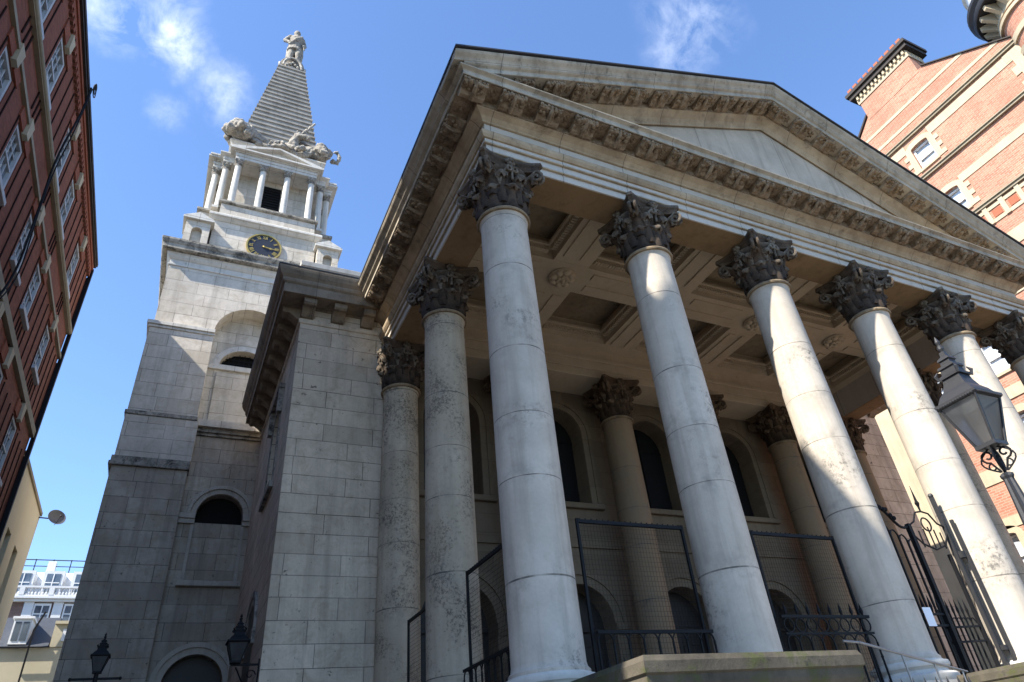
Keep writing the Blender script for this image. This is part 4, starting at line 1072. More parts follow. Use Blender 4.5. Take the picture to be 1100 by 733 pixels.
G1 = 'wire mesh screens between the columns'; G2 = 'low iron railings between the columns'
mesh_panel('mesh_screen', 'wire mesh screen in the first front bay, right of the sooty corner column', (.86, .02), (3.14, .02), FLOOR, 2.47, G1)
mesh_panel('mesh_screen', 'wire mesh screen in the second front bay, above the ringed railing', (4.86, .02), (7.14, .02), FLOOR, 2.47, G1)
mesh_panel('mesh_screen', 'wire mesh screen on the left flank just behind the front corner column', (0, .86), (0, 3.14), FLOOR, 2.42, G1)
mesh_panel('mesh_screen', 'wire mesh screen on the left flank beside the church wall, farthest from the front', (0, 4.9), (0, 7.1), FLOOR, 2.38, G1)
iron_railing('iron_railing', 'low iron railing of arched bars in the first front bay, behind the mossy coping', (.84, -.16), (3.16, -.16), FLOOR, 1.20, G2)
iron_railing('iron_railing', 'low iron railing with rings and spikes in the second front bay', (4.84, -.16), (7.16, -.16), FLOOR, 1.45, G2, True)
iron_railing('iron_railing', 'low iron railing of arched bars on the left flank behind the corner column', (-.14, .84), (-.14, 3.16), FLOOR, 1.22, G2)

# tall gates in the middle bay
gate = root('iron_gate', 'tall dark iron gate with scrolled top between the third and fourth columns', 'gate', (9.9, .05, FLOOR))
mb = MB(); Y0 = .02
for x, zt in ((8.72, 3.35), (11.16, 3.7)):
    mb = MB(); mb.bar((x, Y0, FLOOR), (x, Y0, zt), .042); mb.ball((x, Y0, zt + .04), .065, 8, 6)
    if x > 10: mb.bar((11.34, Y0 - .12, FLOOR), (11.34, Y0 - .12, 3.1), .035); mb.box(11.16, 11.34, Y0 - .12, Y0, 2.2, 2.35); mb.box(11.16, 11.34, Y0 - .12, Y0, .2, .3)
    part(mb, 'gate_post', 'iron_grey', gate)
mb = MB()
leafx = [(8.8, 9.82)]
mb.bar((9.82, Y0, FLOOR), (9.82, Y0, 2.95), .05); mb.bar((8.82, Y0, FLOOR), (8.82, Y0, 3.2), .03)
for z in (FLOOR + .12, .72, .95): mb.bar((8.82, Y0, z), (9.82, Y0, z), .022)
pts = [(8.8 + 1.02 * t, Y0, 3.42 - .50 * sin(t * pi / 2) + .10 * sin(t * pi * 2)) for t in [j / 12 for j in range(13)]]; mb.tube(pts, .032, 6)
for j in range(7): mb.ball((8.84 + .09 * j, Y0 - .03, 3.44 - .06 * j + .05 * sin(j * 2.)), .055, 6, 5)
n = 4
for i in range(1, n): x = 8.82 + i * .25; mb.bar((x, Y0, FLOOR + .1), (x, Y0, 2.78 - .10 * i + .08), .018)
for i in range(n): mb.tube([(8.945 + i * .25 + .125 * cos(a), Y0, 2.68 - .10 * i + .2 * sin(a)) for a in [pi * j / 8 for j in range(9)]], .018, 4)
for i in range(n): mb.tube([(8.945 + i * .25, Y0, .95), (8.945 + i * .25, Y0, 1.12), (8.945 + i * .25, Y0, 1.36)], [.012, .035, .003], 5)
part(mb, 'gate_leaf', 'iron', gate)
mb = MB()
mb.bar((9.98, Y0 + .25, FLOOR), (9.98, Y0 + .25, 1.1), .04); mb.bar((10.95, Y0 + .05, FLOOR), (10.95, Y0 + .05, 2.3), .035)
for z in (FLOOR + .12, .42, .72): mb.bar((9.98, Y0 + .2, z), (10.95, Y0 + .05, z), .02)
for i in range(6):
    x = 10.08 + i * .16; mb.bar((x, Y0 + .17, FLOOR + .1), (x, Y0 + .17, 1.0), .014); mb.tube([(x, Y0 + .17, .95), (x, Y0 + .17, 1.08), (x, Y0 + .17, 1.32)], [.012, .03, .002], 5)
    mb.tube([(x + .08 + .08 * cos(a), Y0 + .17, .8 + .12 * sin(a)) for a in [pi * j / 8 for j in range(9)]], .012, 4)
part(mb, 'inner_gate_leaf', 'iron', gate)
mb = MB()   # overthrow: circle, scrolls, spike
for cx_, cz_, r in ((10.50, 2.98, .16),): mb.tube([(cx_ + r * cos(a), Y0, cz_ + r * sin(a)) for a in [2 * pi * j / 16 for j in range(17)]], .02, 5)
mb.tube([(9.82, Y0, 2.75), (10.1, Y0, 2.5), (10.5, Y0, 2.38), (10.9, Y0, 2.5), (11.14, Y0, 2.8)], .022, 5)
mb.tube([(9.82, Y0, 2.9), (10.08, Y0, 3.02), (10.26, Y0, 3.26), (10.5, Y0, 3.3), (10.74, Y0, 3.26), (10.92, Y0, 3.02), (11.14, Y0, 2.95)], .022, 5)
for bx_ in (10.12, 10.31, 10.5, 10.69, 10.88): mb.bar((bx_, Y0, 2.42), (bx_, Y0, 2.80 + .12 * (1 - abs(bx_ - 10.5) / .4)), .012)
mb.tube([(10.5, Y0, 3.28), (10.5, Y0, 3.42), (10.5, Y0, 3.5), (10.5, Y0, 3.56), (10.5, Y0, 3.95)], [.02, .03, .06, .035, .004], 6)
part(mb, 'overthrow', 'iron', gate)
mb = MB(); mb.box(9.08, 9.34, Y0 - .045, Y0 - .04, .70, 1.08); tag(part(mb, 'paper_notice', 'paper', None), 'small white paper notice fixed to the bars of the tall iron gate', 'notice')
bpy.data.objects['paper_notice'].rotation_euler.z = .0
hr = root('handrail', 'slim grey metal handrail sloping down beside the mossy stair coping', 'handrail', (6.8, -1.15, FLOOR))
mb = MB(); a = Vector((5.45, -1.15, .20)); b = Vector((8.0, -1.15, -.33)); mb.tube([a, b], .024, 8); mb.tube([a + Vector((0, 0, -.0)), a + Vector((-.35, .02, .03))], .02, 6); part(mb, 'rail', 'steel', hr, smooth=60)
for t in (.38, .68, .95):
    p = a.lerp(b, t); mb = MB(); mb.tube([p, p - Vector((-.02, 0, 1.0))], .018, 6); part(mb, 'baluster', 'steel', hr, smooth=60)
sp = root('spear_railing', 'short row of pale spear-headed bars at the foot of the handrail', 'railing', (6.6, -1.45, GROUND))
mb = MB()
for i in range(9):
    x = 5.2 + i * .29; mb.bar((x, -1.45, -1.6), (x, -1.45, -.62), .012); mb.tube([(x, -1.45, -.62), (x, -1.45, -.55), (x, -1.45, -.42)], [.012, .028, .002], 5)
mb.bar((5.1, -1.45, -.78), (7.7, -1.45, -.78), .016); mb.bar((5.1, -1.45, -1.55), (7.7, -1.45, -1.55), .016); part(mb, 'bars', 'iron_grey', sp)


# ------------------------------------------------------------------ lanterns
def lantern_parts(t, z0, s, iron, glass='lantern_dim', hf=1., tall=1.):
    """four-sided tapering street lantern, base at z0, scale s"""
    b, e, h = .072 * s, .158 * s, .30 * s * hf
    zr = z0 + h + .03 * s
    def stretch(mb):
        for v in mb.bm.verts: v.co.z = zr + (v.co.z - zr) * tall
        return mb
    sq = lambda r, z: [(-r, -r, z), (r, -r, z), (r, r, z), (-r, r, z)]
    mb = MB()
    for sx, sy in ((-1, -1), (1, -1), (1, 1), (-1, 1)): mb.bar((sx * b, sy * b, z0), (sx * e, sy * e, z0 + h), .009 * s)
    mb.loft([sq(b + .012 * s, z0 - .02 * s), sq(b + .012 * s, z0 + .012 * s)])
    mb.loft([sq(e + .006 * s, z0 + h - .012 * s), sq(e + .022 * s, z0 + h + .006 * s), sq(e + .022 * s, z0 + h + .026 * s), sq(e - .0 * s, z0 + h + .03 * s)])
    for k in range(14):
        u = -e + 2 * e * (k + .5) / 14
        for sg in (-1, 1): mb.ball((u, sg * (e + .02 * s), z0 + h + .0 * s), .011 * s, 6, 4); mb.ball((sg * (e + .02 * s), u, z0 + h + .0 * s), .011 * s, 6, 4)
    fr = mb.build('lantern_frame', iron, t)
    mb = MB(); mb.loft([sq(b - .004 * s, z0 + .013 * s), sq(e - .004 * s, z0 + h - .013 * s)]); mb.build('lantern_glass', glass, t)
    mb = MB(); zz = z0 + h + .03 * s
    mb.loft([sq(e, zz), sq(e * .82, zz + .045 * s), sq(e * .62, zz + .075 * s), sq(e * .50, zz + .12 * s), sq(e * .46, zz + .15 * s)])
    stretch(mb).build('lantern_roof', iron, t)
    mb = MB(); zz += .15 * s
    mb.loft([sq(e * .56, zz), sq(e * .56, zz + .015 * s), sq(e * .40, zz + .03 * s), sq(e * .38, zz + .06 * s), sq(e * .46, zz + .065 * s), sq(e * .44, zz + .08 * s), sq(e * .28, zz + .09 * s), sq(e * .26, zz + .115 * s), sq(e * .34, zz + .12 * s), sq(e * .30, zz + .135 * s), sq(e * .15, zz + .15 * s), sq(e * .13, zz + .18 * s)])
    for sx, sy in ((-1, -1), (1, -1), (1, 1), (-1, 1)): mb.tube([(sx * e * .55, sy * e * .55, zz + .0), (sx * e * .62, sy * e * .62, zz + .03 * s), (sx * e * .5, sy * e * .5, zz + .055 * s)], [.012 * s, .016 * s, .004 * s], 5)
    mb.lathe([(.012 * s, zz + .18 * s), (.026 * s, zz + .20 * s), (.026 * s, zz + .215 * s), (.012 * s, zz + .23 * s), (.022 * s, zz + .25 * s), (.004 * s, zz + .29 * s)], n=10)
    stretch(mb).build('finial', iron, t)


def scrolls(z0, s, down):
    mb = MB()
    for k in range(4):
        a = k * pi / 2 + .3; d = Vector((cos(a), sin(a), 0)); pts = []
        for j in range(14): th = -pi / 2 + j * .55; rr = .052 * s * (1 - j / 18); pts.append(d * (.06 * s + rr * cos(th)) + Vector((0, 0, z0 - .06 * s + rr * sin(th))))
        mb.tube([d * .02 * s + Vector((0, 0, z0 - .20 * s))] + pts, .0085 * s, 5)
        pts = [d * (.095 * s * sin(pi * j / 8) + .025 * s) + Vector((0, 0, z0 - .20 * s + .2 * s * j / 8)) for j in range(9)]
        mb.tube(pts, .007 * s, 5)
        pts = []
        for j in range(10): th = pi / 2 - j * .6; rr = .035 * s * (1 - j / 13); pts.append(d * (.055 * s + rr * cos(th)) + Vector((0, 0, z0 - .15 * s + rr * sin(th))))
        mb.tube(pts, .007 * s, 5)
    mb.tube([(0, 0, z0 - .22 * s), (0, 0, z0 - .01 * s)], .012 * s, 6)
    return mb


LX, LY, LZ = -1.105, -7.967, -.018
lamp = thing('street_lamp', 'large grey street lantern on a fluted post, close to the viewer at the right edge', 'street lamp', (LX, LY, GROUND))
z = LZ - GROUND
lantern_parts(lamp, z, .76, 'iron_grey', 'lantern', 1.25, 1.4)
scrolls(z - .01, .76, 1).build('scroll_bracket', 'iron', lamp, smooth=50)
mb = MB(); rings = []
for zz, r in ((0, .16), (.25, .16), (.27, .12), (.7, .10), (.75, .075), (z - .45, .036), (z - .21, .024), (z - .195, .031), (z - .18, .031), (z - .172, .014)):
    rings.append([((r * (1 + (.16 if k % 2 else -.10))) * cos(2 * pi * k / 16), (r * (1 + (.16 if k % 2 else -.10))) * sin(2 * pi * k / 16), zz) for k in range(16)])
mb.loft(rings); mb.build('lamp_post', 'iron_grey', lamp)

l2 = thing('street_lamp', 'small dark lantern on a post with ladder bar, before the tower base', 'street lamp', (-6.40, 7.0, GROUND))
z = 1.42 - GROUND
lantern_parts(l2, z, .95, 'iron')
mb = MB(); mb.lathe([(.14, 0), (.14, .4), (.09, .45), (.06, 1.0), (.045, z - .3), (.04, z - .02)], n=12); mb.build('lamp_post', 'iron', l2, smooth=50)
mb = MB(); mb.bar((-.42, 0, z - .12), (.42, 0, z - .12), .02); mb.ball((-.43, 0, z - .12), .035, 6, 5); mb.ball((.43, 0, z - .12), .035, 6, 5); mb.build('ladder_bar', 'iron', l2)

l3 = thing('wall_lamp', 'dark lantern on a scrolled bracket fixed to the flank of the church', 'wall lamp', (-3.72, 8.65, 1.78))
lantern_parts(l3, .06, 1.4, 'iron')
mb = MB(); mb.bar((-.10, 0, 0), (.53, 0, 0), .022); mb.tube([(0, 0, 0), (0, 0, .08)], .05, 6)
mb.tube([(.52, 0, -.75), (.40, 0, -.62), (.18, 0, -.35), (.02, 0, -.05)], .018, 5); mb.tube([(.36 + .12 * (1 - j / 13) * cos(j * .6), 0, -.22 + .12 * (1 - j / 13) * sin(j * .6)) for j in range(12)], .014, 5)
mb.box(.515, .535, -.06, .06, -.85, .12); mb.build('bracket', 'iron', l3)


# ------------------------------------------------------------------ left: red brick building along the lane
lb = root('brick_building', 'dark red brick building in shade on the left, with white sash windows and pale keystones', 'building', (-15, 6, GROUND))
XW = -11.2; YA, YB = -6.3, 18.7
WY = [-4.6, .3, 3.9, 6.35, 9.9, 12.35, 16.0]; ROWS = [(8.9, 10.9), (12.85, 14.7), (16.8, 18.75)]
mb = MB(); HWW = .56
zz = [GROUND] + [v for r in ROWS for v in r] + [20.0]
e = YA
for c in WY + [None]:
    nx = (c - HWW) if c is not None else YB
    mb.box(XW - .4, XW, e, nx, GROUND, 20.0)
    if c is not None:
        for i in range(0, len(zz), 2): mb.box(XW - .4, XW, c - HWW, c + HWW, zz[i], zz[i + 1])
        e = c + HWW
mb.box(-20, XW - .45, YA, YB, GROUND, 20.0); mb.box(-20, XW - .001, YA, YA + .3, GROUND, 20) if False else None
mb.box(XW - .46, XW - .401, YA, YB, GROUND, 20.0)
part(mb, 'wall', 'brick_dark', lb)
mb = MB(); mb.prism([(XW, y, z) for y, z in [(YA, 20.27), (YA, 21.3), (-5.97, 21.9), (-5.2, 23.55), (-4.98, 23.6), (-4.93, 22.45), (-4.78, 22.5), (-4.26, 23.35), (-3.9, 23.75), (-3.2, 23.75), (-3.2, 22.9), (-1.4, 22.9), (-1.4, 23.2), (-.3, 23.2), (-.3, 22.45), (.9, 22.45), (.9, 22.3), (2.0, 22.3), (2.0, 22.5), (2.6, 22.5), (2.6, 22.3), (4.2, 22.3), (4.2, 20.27)]], (-1.6, 0, 0)); mb.box(-19, XW - 1.601, YA, 4.2, 20.27, 22.0); part(mb, 'shadow_attic', 'brick_dark', lb)  # added out of view; skyline shaped to throw the shadows on the columns
mb = MB()
for c0, c1 in zip([YA] + [w + .75 for w in WY], [w - .75 for w in WY] + [YB]):
    n = max(1, int((c1 - c0) / .55))
    for i in range(n + 1):
        y = c0 + (c1 - c0) * i / n
        for za, zb in ((16.75, 19.35), (11.9, 14.9), (7.0, 10.8)): mb.box(XW, XW + .03, y - .022, y + .022, za, zb)
for w in WY:
    for u in (-.3, 0, .3):
        for za, zb in ((11.0, 12.6), (15.6, 16.3), (7.0, 8.6)): mb.box(XW, XW + .035, w + u - .03, w + u + .03, za, zb)
part(mb, 'brick_ribs', 'rib_shadow', lb)  # ribs coloured dark to paint in their shadow lines
mb = MB()
mb.box(XW + .002, XW + .09, YA, YB, 19.62, 19.82); mb.box(XW + .002, XW + .14, YA, YB, 19.823, 19.99)
n = 90
for i in range(n): y = YA + (YB - YA) * (i + .5) / n; mb.box(XW + .002, XW + .10, y - .07, y + .07, 19.40, 19.617)
part(mb, 'brick_cornice', 'brick_rub', lb)
mb = MB(); mb.box(-19, XW + .22, YA - .1, YB + .05, 20.0, 20.10); mb.box(-19, XW + .26, YA - .1, YB + .08, 20.103, 20.26); part(mb, 'coping', 'tar', lb)
mb = MB(); mb.tube([(XW + .10, YA, 16.42), (XW + .10, YB, 16.42)], .09, 10); mb.box(XW, XW + .12, YA, YB, 16.3, 16.54); part(mb, 'string_course', 'cream_band', lb, smooth=40)
mb = MB(); mb.box(XW, XW + .10, YA, YB, 15.08, 15.22); part(mb, 'string_course', 'cream_band', lb)
mb = MB(); mb.box(XW, XW + .12, YA, YB, 11.55, 11.85); part(mb, 'string_course', 'cream_band', lb)
mb = MB(); mb.bar((XW + .1, YB + .06, GROUND), (XW + .1, YB + .06, 19.9), .07); part(mb, 'downpipe', 'iron', lb)
rw = random.Random(5)
wproto = None
for (za, zb) in ROWS:
    for c in WY:
        h = zb - za
        mb = MB(); x0 = XW - .13
        mb.box(x0, x0 + .10, c - HWW + .002, c - HWW + .11, za, zb); mb.box(x0, x0 + .10, c + HWW - .11, c + HWW - .002, za, zb)
        mb.box(x0, x0 + .10, c - HWW + .11, c + HWW - .11, zb - .12, zb - .002); mb.box(x0, x0 + .11, c - HWW + .11, c + HWW - .11, za + .002, za + .13)
        mb.box(x0 + .0, x0 + .08, c - HWW + .11, c + HWW - .11, za + h * .5 - .035, za + h * .5 + .035)
        for k in (-1, 1): mb.box(x0 + .01, x0 + .05, c + k * .15 - .018, c + k * .15 + .018, za + .13, zb - .12)
        for k in (.25, .75): mb.box(x0 + .012, x0 + .048, c - HWW + .11, c + HWW - .11, za + h * k - .018, za + h * k + .018)
        w = part(mb, 'window', 'sash', lb)
        mb = MB(); mb.box(x0 - .02, x0 + .008, c - HWW + .1, c + HWW - .1, za + .12, zb - .1); part(mb, 'pane', 'glass_sky', w)
        mb = MB(); mb.box(XW - .395, XW + .12, c - HWW - .08, c + HWW + .08, za - .16, za - .002); part(mb, 'sill', 'sash', w, bevel=.01)
        mb = MB(); mb.prism([(XW + .001, c - .13, zb + .02), (XW + .001, c + .13, zb + .02), (XW + .001, c + .20, zb + .62), (XW + .001, c - .20, zb + .62)], (.13, 0, 0)); part(mb, 'keystone', 'cream', w)
        for sg in (-1, 1): mb = MB(); mb.box(XW + .001, XW + .05, c + sg * .2, c + sg * .8, zb + .02, zb + .5); part(mb, 'lintel', 'brick_rub', w)
# cable hanging down that wall
mb = MB(); pts = []
for i in range(31):
    t = i / 30; pts.append((XW + .28 + .06 * sin(t * 9), 8.7 + .30 * sin(t * 5.0) * (1 - t) + .10 * sin(t * 17) * (1 - t) + .35 * max(0, t - .8), 11.0 + 9.2 * t))
mb.tube(pts, .032, 6); mb.tube([(p[0] + .03, p[1] + .09 + .1 * sin(i * .4), p[2]) for i, p in enumerate(pts)], .02, 5)
for r, dz in ((.20, .10), (.14, .22), (.25, .0)): mb.tube([(XW + .33, 9.1 + r * cos(a), 20.45 + dz + r * .7 * sin(a)) for a in [2 * pi * j / 14 for j in range(15)]], .018, 5)
tag(mb.build('cable', 'iron', None, smooth=60), 'black bundle of cables running up the red brick wall to a loop at the coping', 'cable')

# cream rendered building behind it, and its dish
cb = root('rendered_building', 'plain cream rendered building beyond the red brick one, with a satellite dish on its corner', 'building', (-15, 22, GROUND))
mb = MB(); xw = -11.25; ops = [(20.8, .45), (22.9, .45)]; e = 18.95
for c, h in ops + [(None, 0)]:
    nx = c - h if c else 25.6
    mb.box(xw - .35, xw, e, nx, GROUND, 11.0)
    if c: mb.box(xw - .35, xw, c - h, c + h, GROUND, 6.0); mb.box(xw - .35, xw, c - h, c + h, 8.7, 11.0); e = c + h
mb.box(-20, xw - .351, 18.95, 25.6, GROUND, 11.0); part(mb, 'wall', 'cream_wall', cb)
mb = MB(); mb.box(-20, xw + .06, 18.95, 25.66, 11.003, 11.15); part(mb, 'coping', 'cream_band', cb)
for c, h in ops:
    mb = MB(); mb.box(xw - .34, xw - .30, c - h + .002, c + h - .002, 6.002, 8.698); part(mb, 'window', 'glass_dark', cb)
ds = thing('satellite_dish', 'small grey satellite dish on an arm at the corner of the cream building', 'satellite dish', (-10.62, 25.6, 10.78), .5)
mb = MB(); mb.lathe([(.0, -.10), (.2, -.085), (.38, -.03), (.46, .02), (.455, .035), (.37, -.01), (.2, -.062), (.0, -.078)], n=24, caps=False)
for v in mb.bm.verts: v.co = Matrix.Rotation(R(72), 3, 'X') @ v.co; v.co.z += .25
for v in mb.bm.verts: v.co *= .82
mb.build('reflector', 'dish', ds, smooth=60)
mb = MB(); mb.tube([(-.85, .1, .05), (-.3, .12, .12), (0, .1, .22)], .03, 6); mb.tube([(0, 0, -.15), (0, -.42, .12)], .015, 5); mb.ball((0, -.44, .14), .05, 8, 6); mb.build('arm', 'iron_grey', ds)

# white mansard building far down the lane
wb = root('mansard_building', 'distant white-topped building with dormers, balustrade and brown brick storey', 'building', (-11, 52, GROUND))
mb = MB(); mb.box(-19, -5, 48.0, 58, 11.3, 13.0); part(mb, 'brick_storey', 'brick_brown', wb)
mb = MB(); mb.box(-19, -5, 47.95, 58, GROUND, 11.0); part(mb, 'lower_wall', 'buff', wb)
mb = MB(); mb.box(-19, -5, 47.6, 48.4, 11.0, 11.28); mb.box(-19, -5, 47.7, 48.4, 12.85, 13.02); mb.box(-19, -5, 47.55, 48.4, 13.023, 13.15)
for x in (-14.0, -12.3, -10.5, -8.8): mb.box(x - .28, x + .28, 47.85, 48.1, 11.283, 12.847)
part(mb, 'cornice', 'whitewall', wb)
mb = MB(); mb.box(-19, -5, 47.62, 47.82, 13.16, 13.25); mb.box(-19, -5, 47.6, 47.84, 13.72, 13.85)
for i in range(70): x = -18.8 + i * .2; mb.lathe([(.05, 13.25), (.075, 13.38), (.04, 13.52), (.05, 13.72)], (x, 47.72, 0), 6)
for x in (-16.5, -14.6, -12.9, -11.2, -9.5): mb.box(x - .15, x + .15, 47.6, 47.84, 13.252, 13.718)
part(mb, 'balustrade', 'whitewall', wb)
mb = MB(); mb.prism([(-19, 48.6, 13.15), (-19, 49.8, 15.35), (-19, 57, 15.4), (-19, 57, 13.15)], (14, 0, 0)); part(mb, 'roof', 'whitewall', wb)
for x in (-16.6, -14.85, -13.1, -11.35, -9.6):
    mb = MB(); mb.box(x - .62, x + .62, 48.3, 49.9, 13.3, 15.05); d = part(mb, 'dormer', 'whitewall', wb)
    mb = MB(); mb.box(x - .42, x + .42, 48.27, 48.298, 13.6, 14.85); part(mb, 'window', 'glass_sky', d)
    mb = MB(); mb.box(x - .03, x + .03, 48.24, 48.268, 13.6, 14.85); mb.box(x - .42, x + .42, 48.245, 48.266, 14.2, 14.26); part(mb, 'glazing_bar', 'white', d)
for x in (-16.4, -13.2, -11.45, -9.6):
    mb = MB(); mb.box(x - .5, x + .5, 47.9, 48.0, 11.4, 12.75); w = part(mb, 'window', 'white', wb)
    mb = MB()
    for sx in (-.22, .22):
        for zz in (11.55, 12.12): mb.box(x + sx - .18, x + sx + .18, 47.88, 47.898, zz, zz + .48)
    part(mb, 'pane', 'glass_sky', w)
mb = MB()
for i in range(12): mb.bar((-18 + i * 1.1, 50, 15.3), (-18 + i * 1.1, 50, 16.35), .03)
mb.bar((-18, 50, 16.3), (-6, 50, 16.3), .03); mb.bar((-18, 50, 15.85), (-6, 50, 15.85), .025); part(mb, 'roof_rail', 'iron_grey', wb)
mb = MB(); mb.box(-13.9, -13.4, 49.9, 50.5, 15.36, 16.2); part(mb, 'chimney', 'whitewall', wb)
# low slate-roofed building in front of it
sb = root('slate_roofed_building', 'low cream building with slate roof and white dormer, before the white mansard building', 'building', (-11, 38, GROUND))
mb = MB(); mb.box(-18, -6, 36, 44, GROUND, 7.6); part(mb, 'wall', 'buff', sb)
mb = MB(); mb.prism([(-18, 35.8, 7.62), (-18, 38.2, 9.6), (-18, 42, 9.6), (-18, 44, 7.62)], (7.2, 0, 0)); part(mb, 'roof', 'slate', sb)
mb = MB(); mb.box(-10.75, -6, 35.95, 44, 7.62, 8.9); mb.box(-10.75, -6, 35.8, 36.2, 8.75, 8.9); part(mb, 'parapet', 'buff', sb)
mb = MB(); mb.box(-12.62, -11.82, 35.85, 38.4, 7.75, 9.0); mb.box(-12.7, -11.74, 35.75, 38.4, 9.003, 9.12); d = part(mb, 'dormer', 'white', sb)
mb = MB()
for x in (-12.40, -12.04): mb.box(x - .14, x + .14, 35.82, 35.848, 7.92, 8.85)
part(mb, 'pane', 'glass_sky', d)
mb = MB(); mb.box(-10.3, -9.6, 35.9, 35.948, 7.9, 8.5); part(mb, 'window', 'white', sb)
mb = MB(); mb.tube([(-9.6, 35.97, 6.35), (-9.6, 35.9, 6.35)], .42, 20); part(mb, 'round_window', 'glass_sky', sb)
for x in (-15.3, -13.9):
    mb = MB(); mb.box(x - .5, x + .5, 35.9, 37, 7.65, 8.25); part(mb, 'roof_light', 'white', sb)
mb = MB(); mb.bar((-11.6, 35.6, 5.5), (-11.6, 35.6, 8.4), .04); mb.bar((-11.6, 35.6, 8.4), (-11.3, 35.6, 9.3), .04); mb.bar((-12.9, 35.6, 7.55), (-11.6, 35.6, 7.55), .04); part(mb, 'downpipe', 'iron', sb)

# ------------------------------------------------------------------ right: sunlit red brick building with gable, chimney and turret
rb = root('gabled_building', 'sunlit orange red brick building with cream bands, broad gable chimney and round corner turret', 'building', (38, 4, GROUND))
XR = 30.0
mb = MB()
gab = [(-3.6, 29.6), (.55, 32.75), (.85, 32.9), (4.65, 32.9), (6.4, 31.35), (12.8, 25.4)]
FL = .24
WR = [(3.0, .55, 26.7, 28.3), (3.0, .55, 22.7, 24.25)]
LOW = [(5.25, .55, 13.75, 15.6), (1.4, .55, 13.75, 15.6), (8.8, .55, 13.75, 15.6), (5.6, .55, 9.9, 11.8), (8.9, .55, 4.8, 6.6)]
# facade in horizontal storeys so that every opening is real
def facade(za, zb, ops): arched_wall(mb, -3.6, 12.8, za, zb, ops, lambda u, z: (XR, u, z), (.5, 0, 0), FL)
facade(GROUND, 9.0, [LOW[4]]); facade(9.0, 12.6, [(LOW[3][0], .55, 9.9, 11.5)]); facade(12.6, 18.5, [LOW[2], LOW[1], LOW[0]])
facade(18.5, 25.3, [WR[1]])
lo = 25.3
arched_wall(mb, -3.6, 6.4, 25.3, 29.5, [WR[0]], lambda u, z: (XR, u, z), (.5, 0, 0), FL)
mb.prism([(XR, 6.4, 25.3), (XR, 12.8, 25.3), (XR, 12.8, 25.4), (XR, 6.4, 31.35)], (.5, 0, 0))
mb.prism([(XR, -3.6, 29.5), (XR, 6.4, 29.5), (XR, 6.4, 31.35), (XR, 4.65, 32.9), (XR, .55, 32.75), (XR, -3.6, 29.6)], (.5, 0, 0))
part(mb, 'facade', 'brick_red', rb)
mb = MB(); mb.box(XR + .501, 46, -3.6, 12.8, GROUND, 25.2); mb.box(XR + .001, 46, 12.8, 30, GROUND, 20) if False else None
part(mb, 'rear_wall', 'brick_red', rb)
mb = MB()
mb.prism([(XR + .5, 6.4, 31.3), (XR + .5, 12.8, 25.35), (XR + .5, -3.6, 25.2), (XR + .5, -3.6, 29.55), (XR + .5, .55, 32.7), (XR + .5, 4.65, 32.85)], (12, 0, 0)); part(mb, 'roof', 'slate', rb)
mb = MB(); mb.box(XR - .02, XR + 1.4, .85, 4.65, 32.6, 34.15); ch = part(mb, 'chimney_stack', 'brick_red', rb)
mb = MB(); mb.box(XR - .08, XR + 1.5, .78, 4.72, 34.153, 34.75)
for i in range(13): y = .95 + i * .3; mb.box(XR - .22, XR - .082, y - .07, y + .07, 34.45, 34.75)
part(mb, 'chimney_frieze', 'cream', ch)
mb = MB(); mb.box(XR - .32, XR + 1.7, .5, 5.0, 34.753, 35.05); mb.box(XR - .45, XR + 1.8, .4, 5.1, 35.053, 35.3); part(mb, 'chimney_cap', 'tar', ch)
mb = MB()
for i in range(10): mb.box(XR - .2, XR + 1.4, .65 + i * .44, .95 + i * .44, 35.303, 35.75)
part(mb, 'chimney_pots', 'terracotta', ch)
mb = MB()
for (z0, z1, d, y0, y1) in ((31.2, 31.42, .03, -1.4, 6.3), (30.0, 30.22, .03, -3.0, 7.6), (28.35, 28.95, .04, -3.6, 2.2), (28.35, 28.95, .04, 3.8, 9.0), (24.25, 24.75, .04, -3.6, 2.2), (24.25, 24.75, .04, 3.8, 12.8),
                          (19.2, 20.0, .05, -3.6, 12.8), (12.35, 12.95, .06, -3.6, 12.8), (9.0, 9.75, .05, -3.6, 12.8), (6.9, 7.4, .05, -3.6, 12.8), (16.9, 17.5, .05, -3.6, 12.8)):
    mb.box(XR - d, XR - .001, y0, y1, z0, z1)
part(mb, 'stone_bands', 'cream', rb)
mb = MB()
for z0 in (29.1, 26.0, 22.0): mb.box(XR - .16, XR - .001, -3.6, 12.8 if z0 < 25 else 6.0, z0, z0 + .14); mb.box(XR - .24, XR - .001, -3.6, 12.8 if z0 < 25 else 6.0, z0 + .143, z0 + .22)
for z0 in (29.1,): pass
part(mb, 'drip_moulds', 'cream_band', rb)
mb = MB()
for i in range(18):
    y = -3.4 + i * .9; mb.box(XR - .10, XR - .001, y - .12, y + .12, 20.9, 21.995); mb.box(XR - .05, XR - .001, y + .12, y + .78, 20.9, 21.1); mb.box(XR - .05, XR - .001, y + .12, y + .78, 21.7, 21.9)
part(mb, 'corbel_table', 'cream', rb)
mb = MB()
for i in range(18): y = -3.4 + i * .9; mb.box(XR - .03, XR - .001, y + .22, y + .68, 21.18, 21.62)
part(mb, 'carved_panel', 'terracotta', rb)
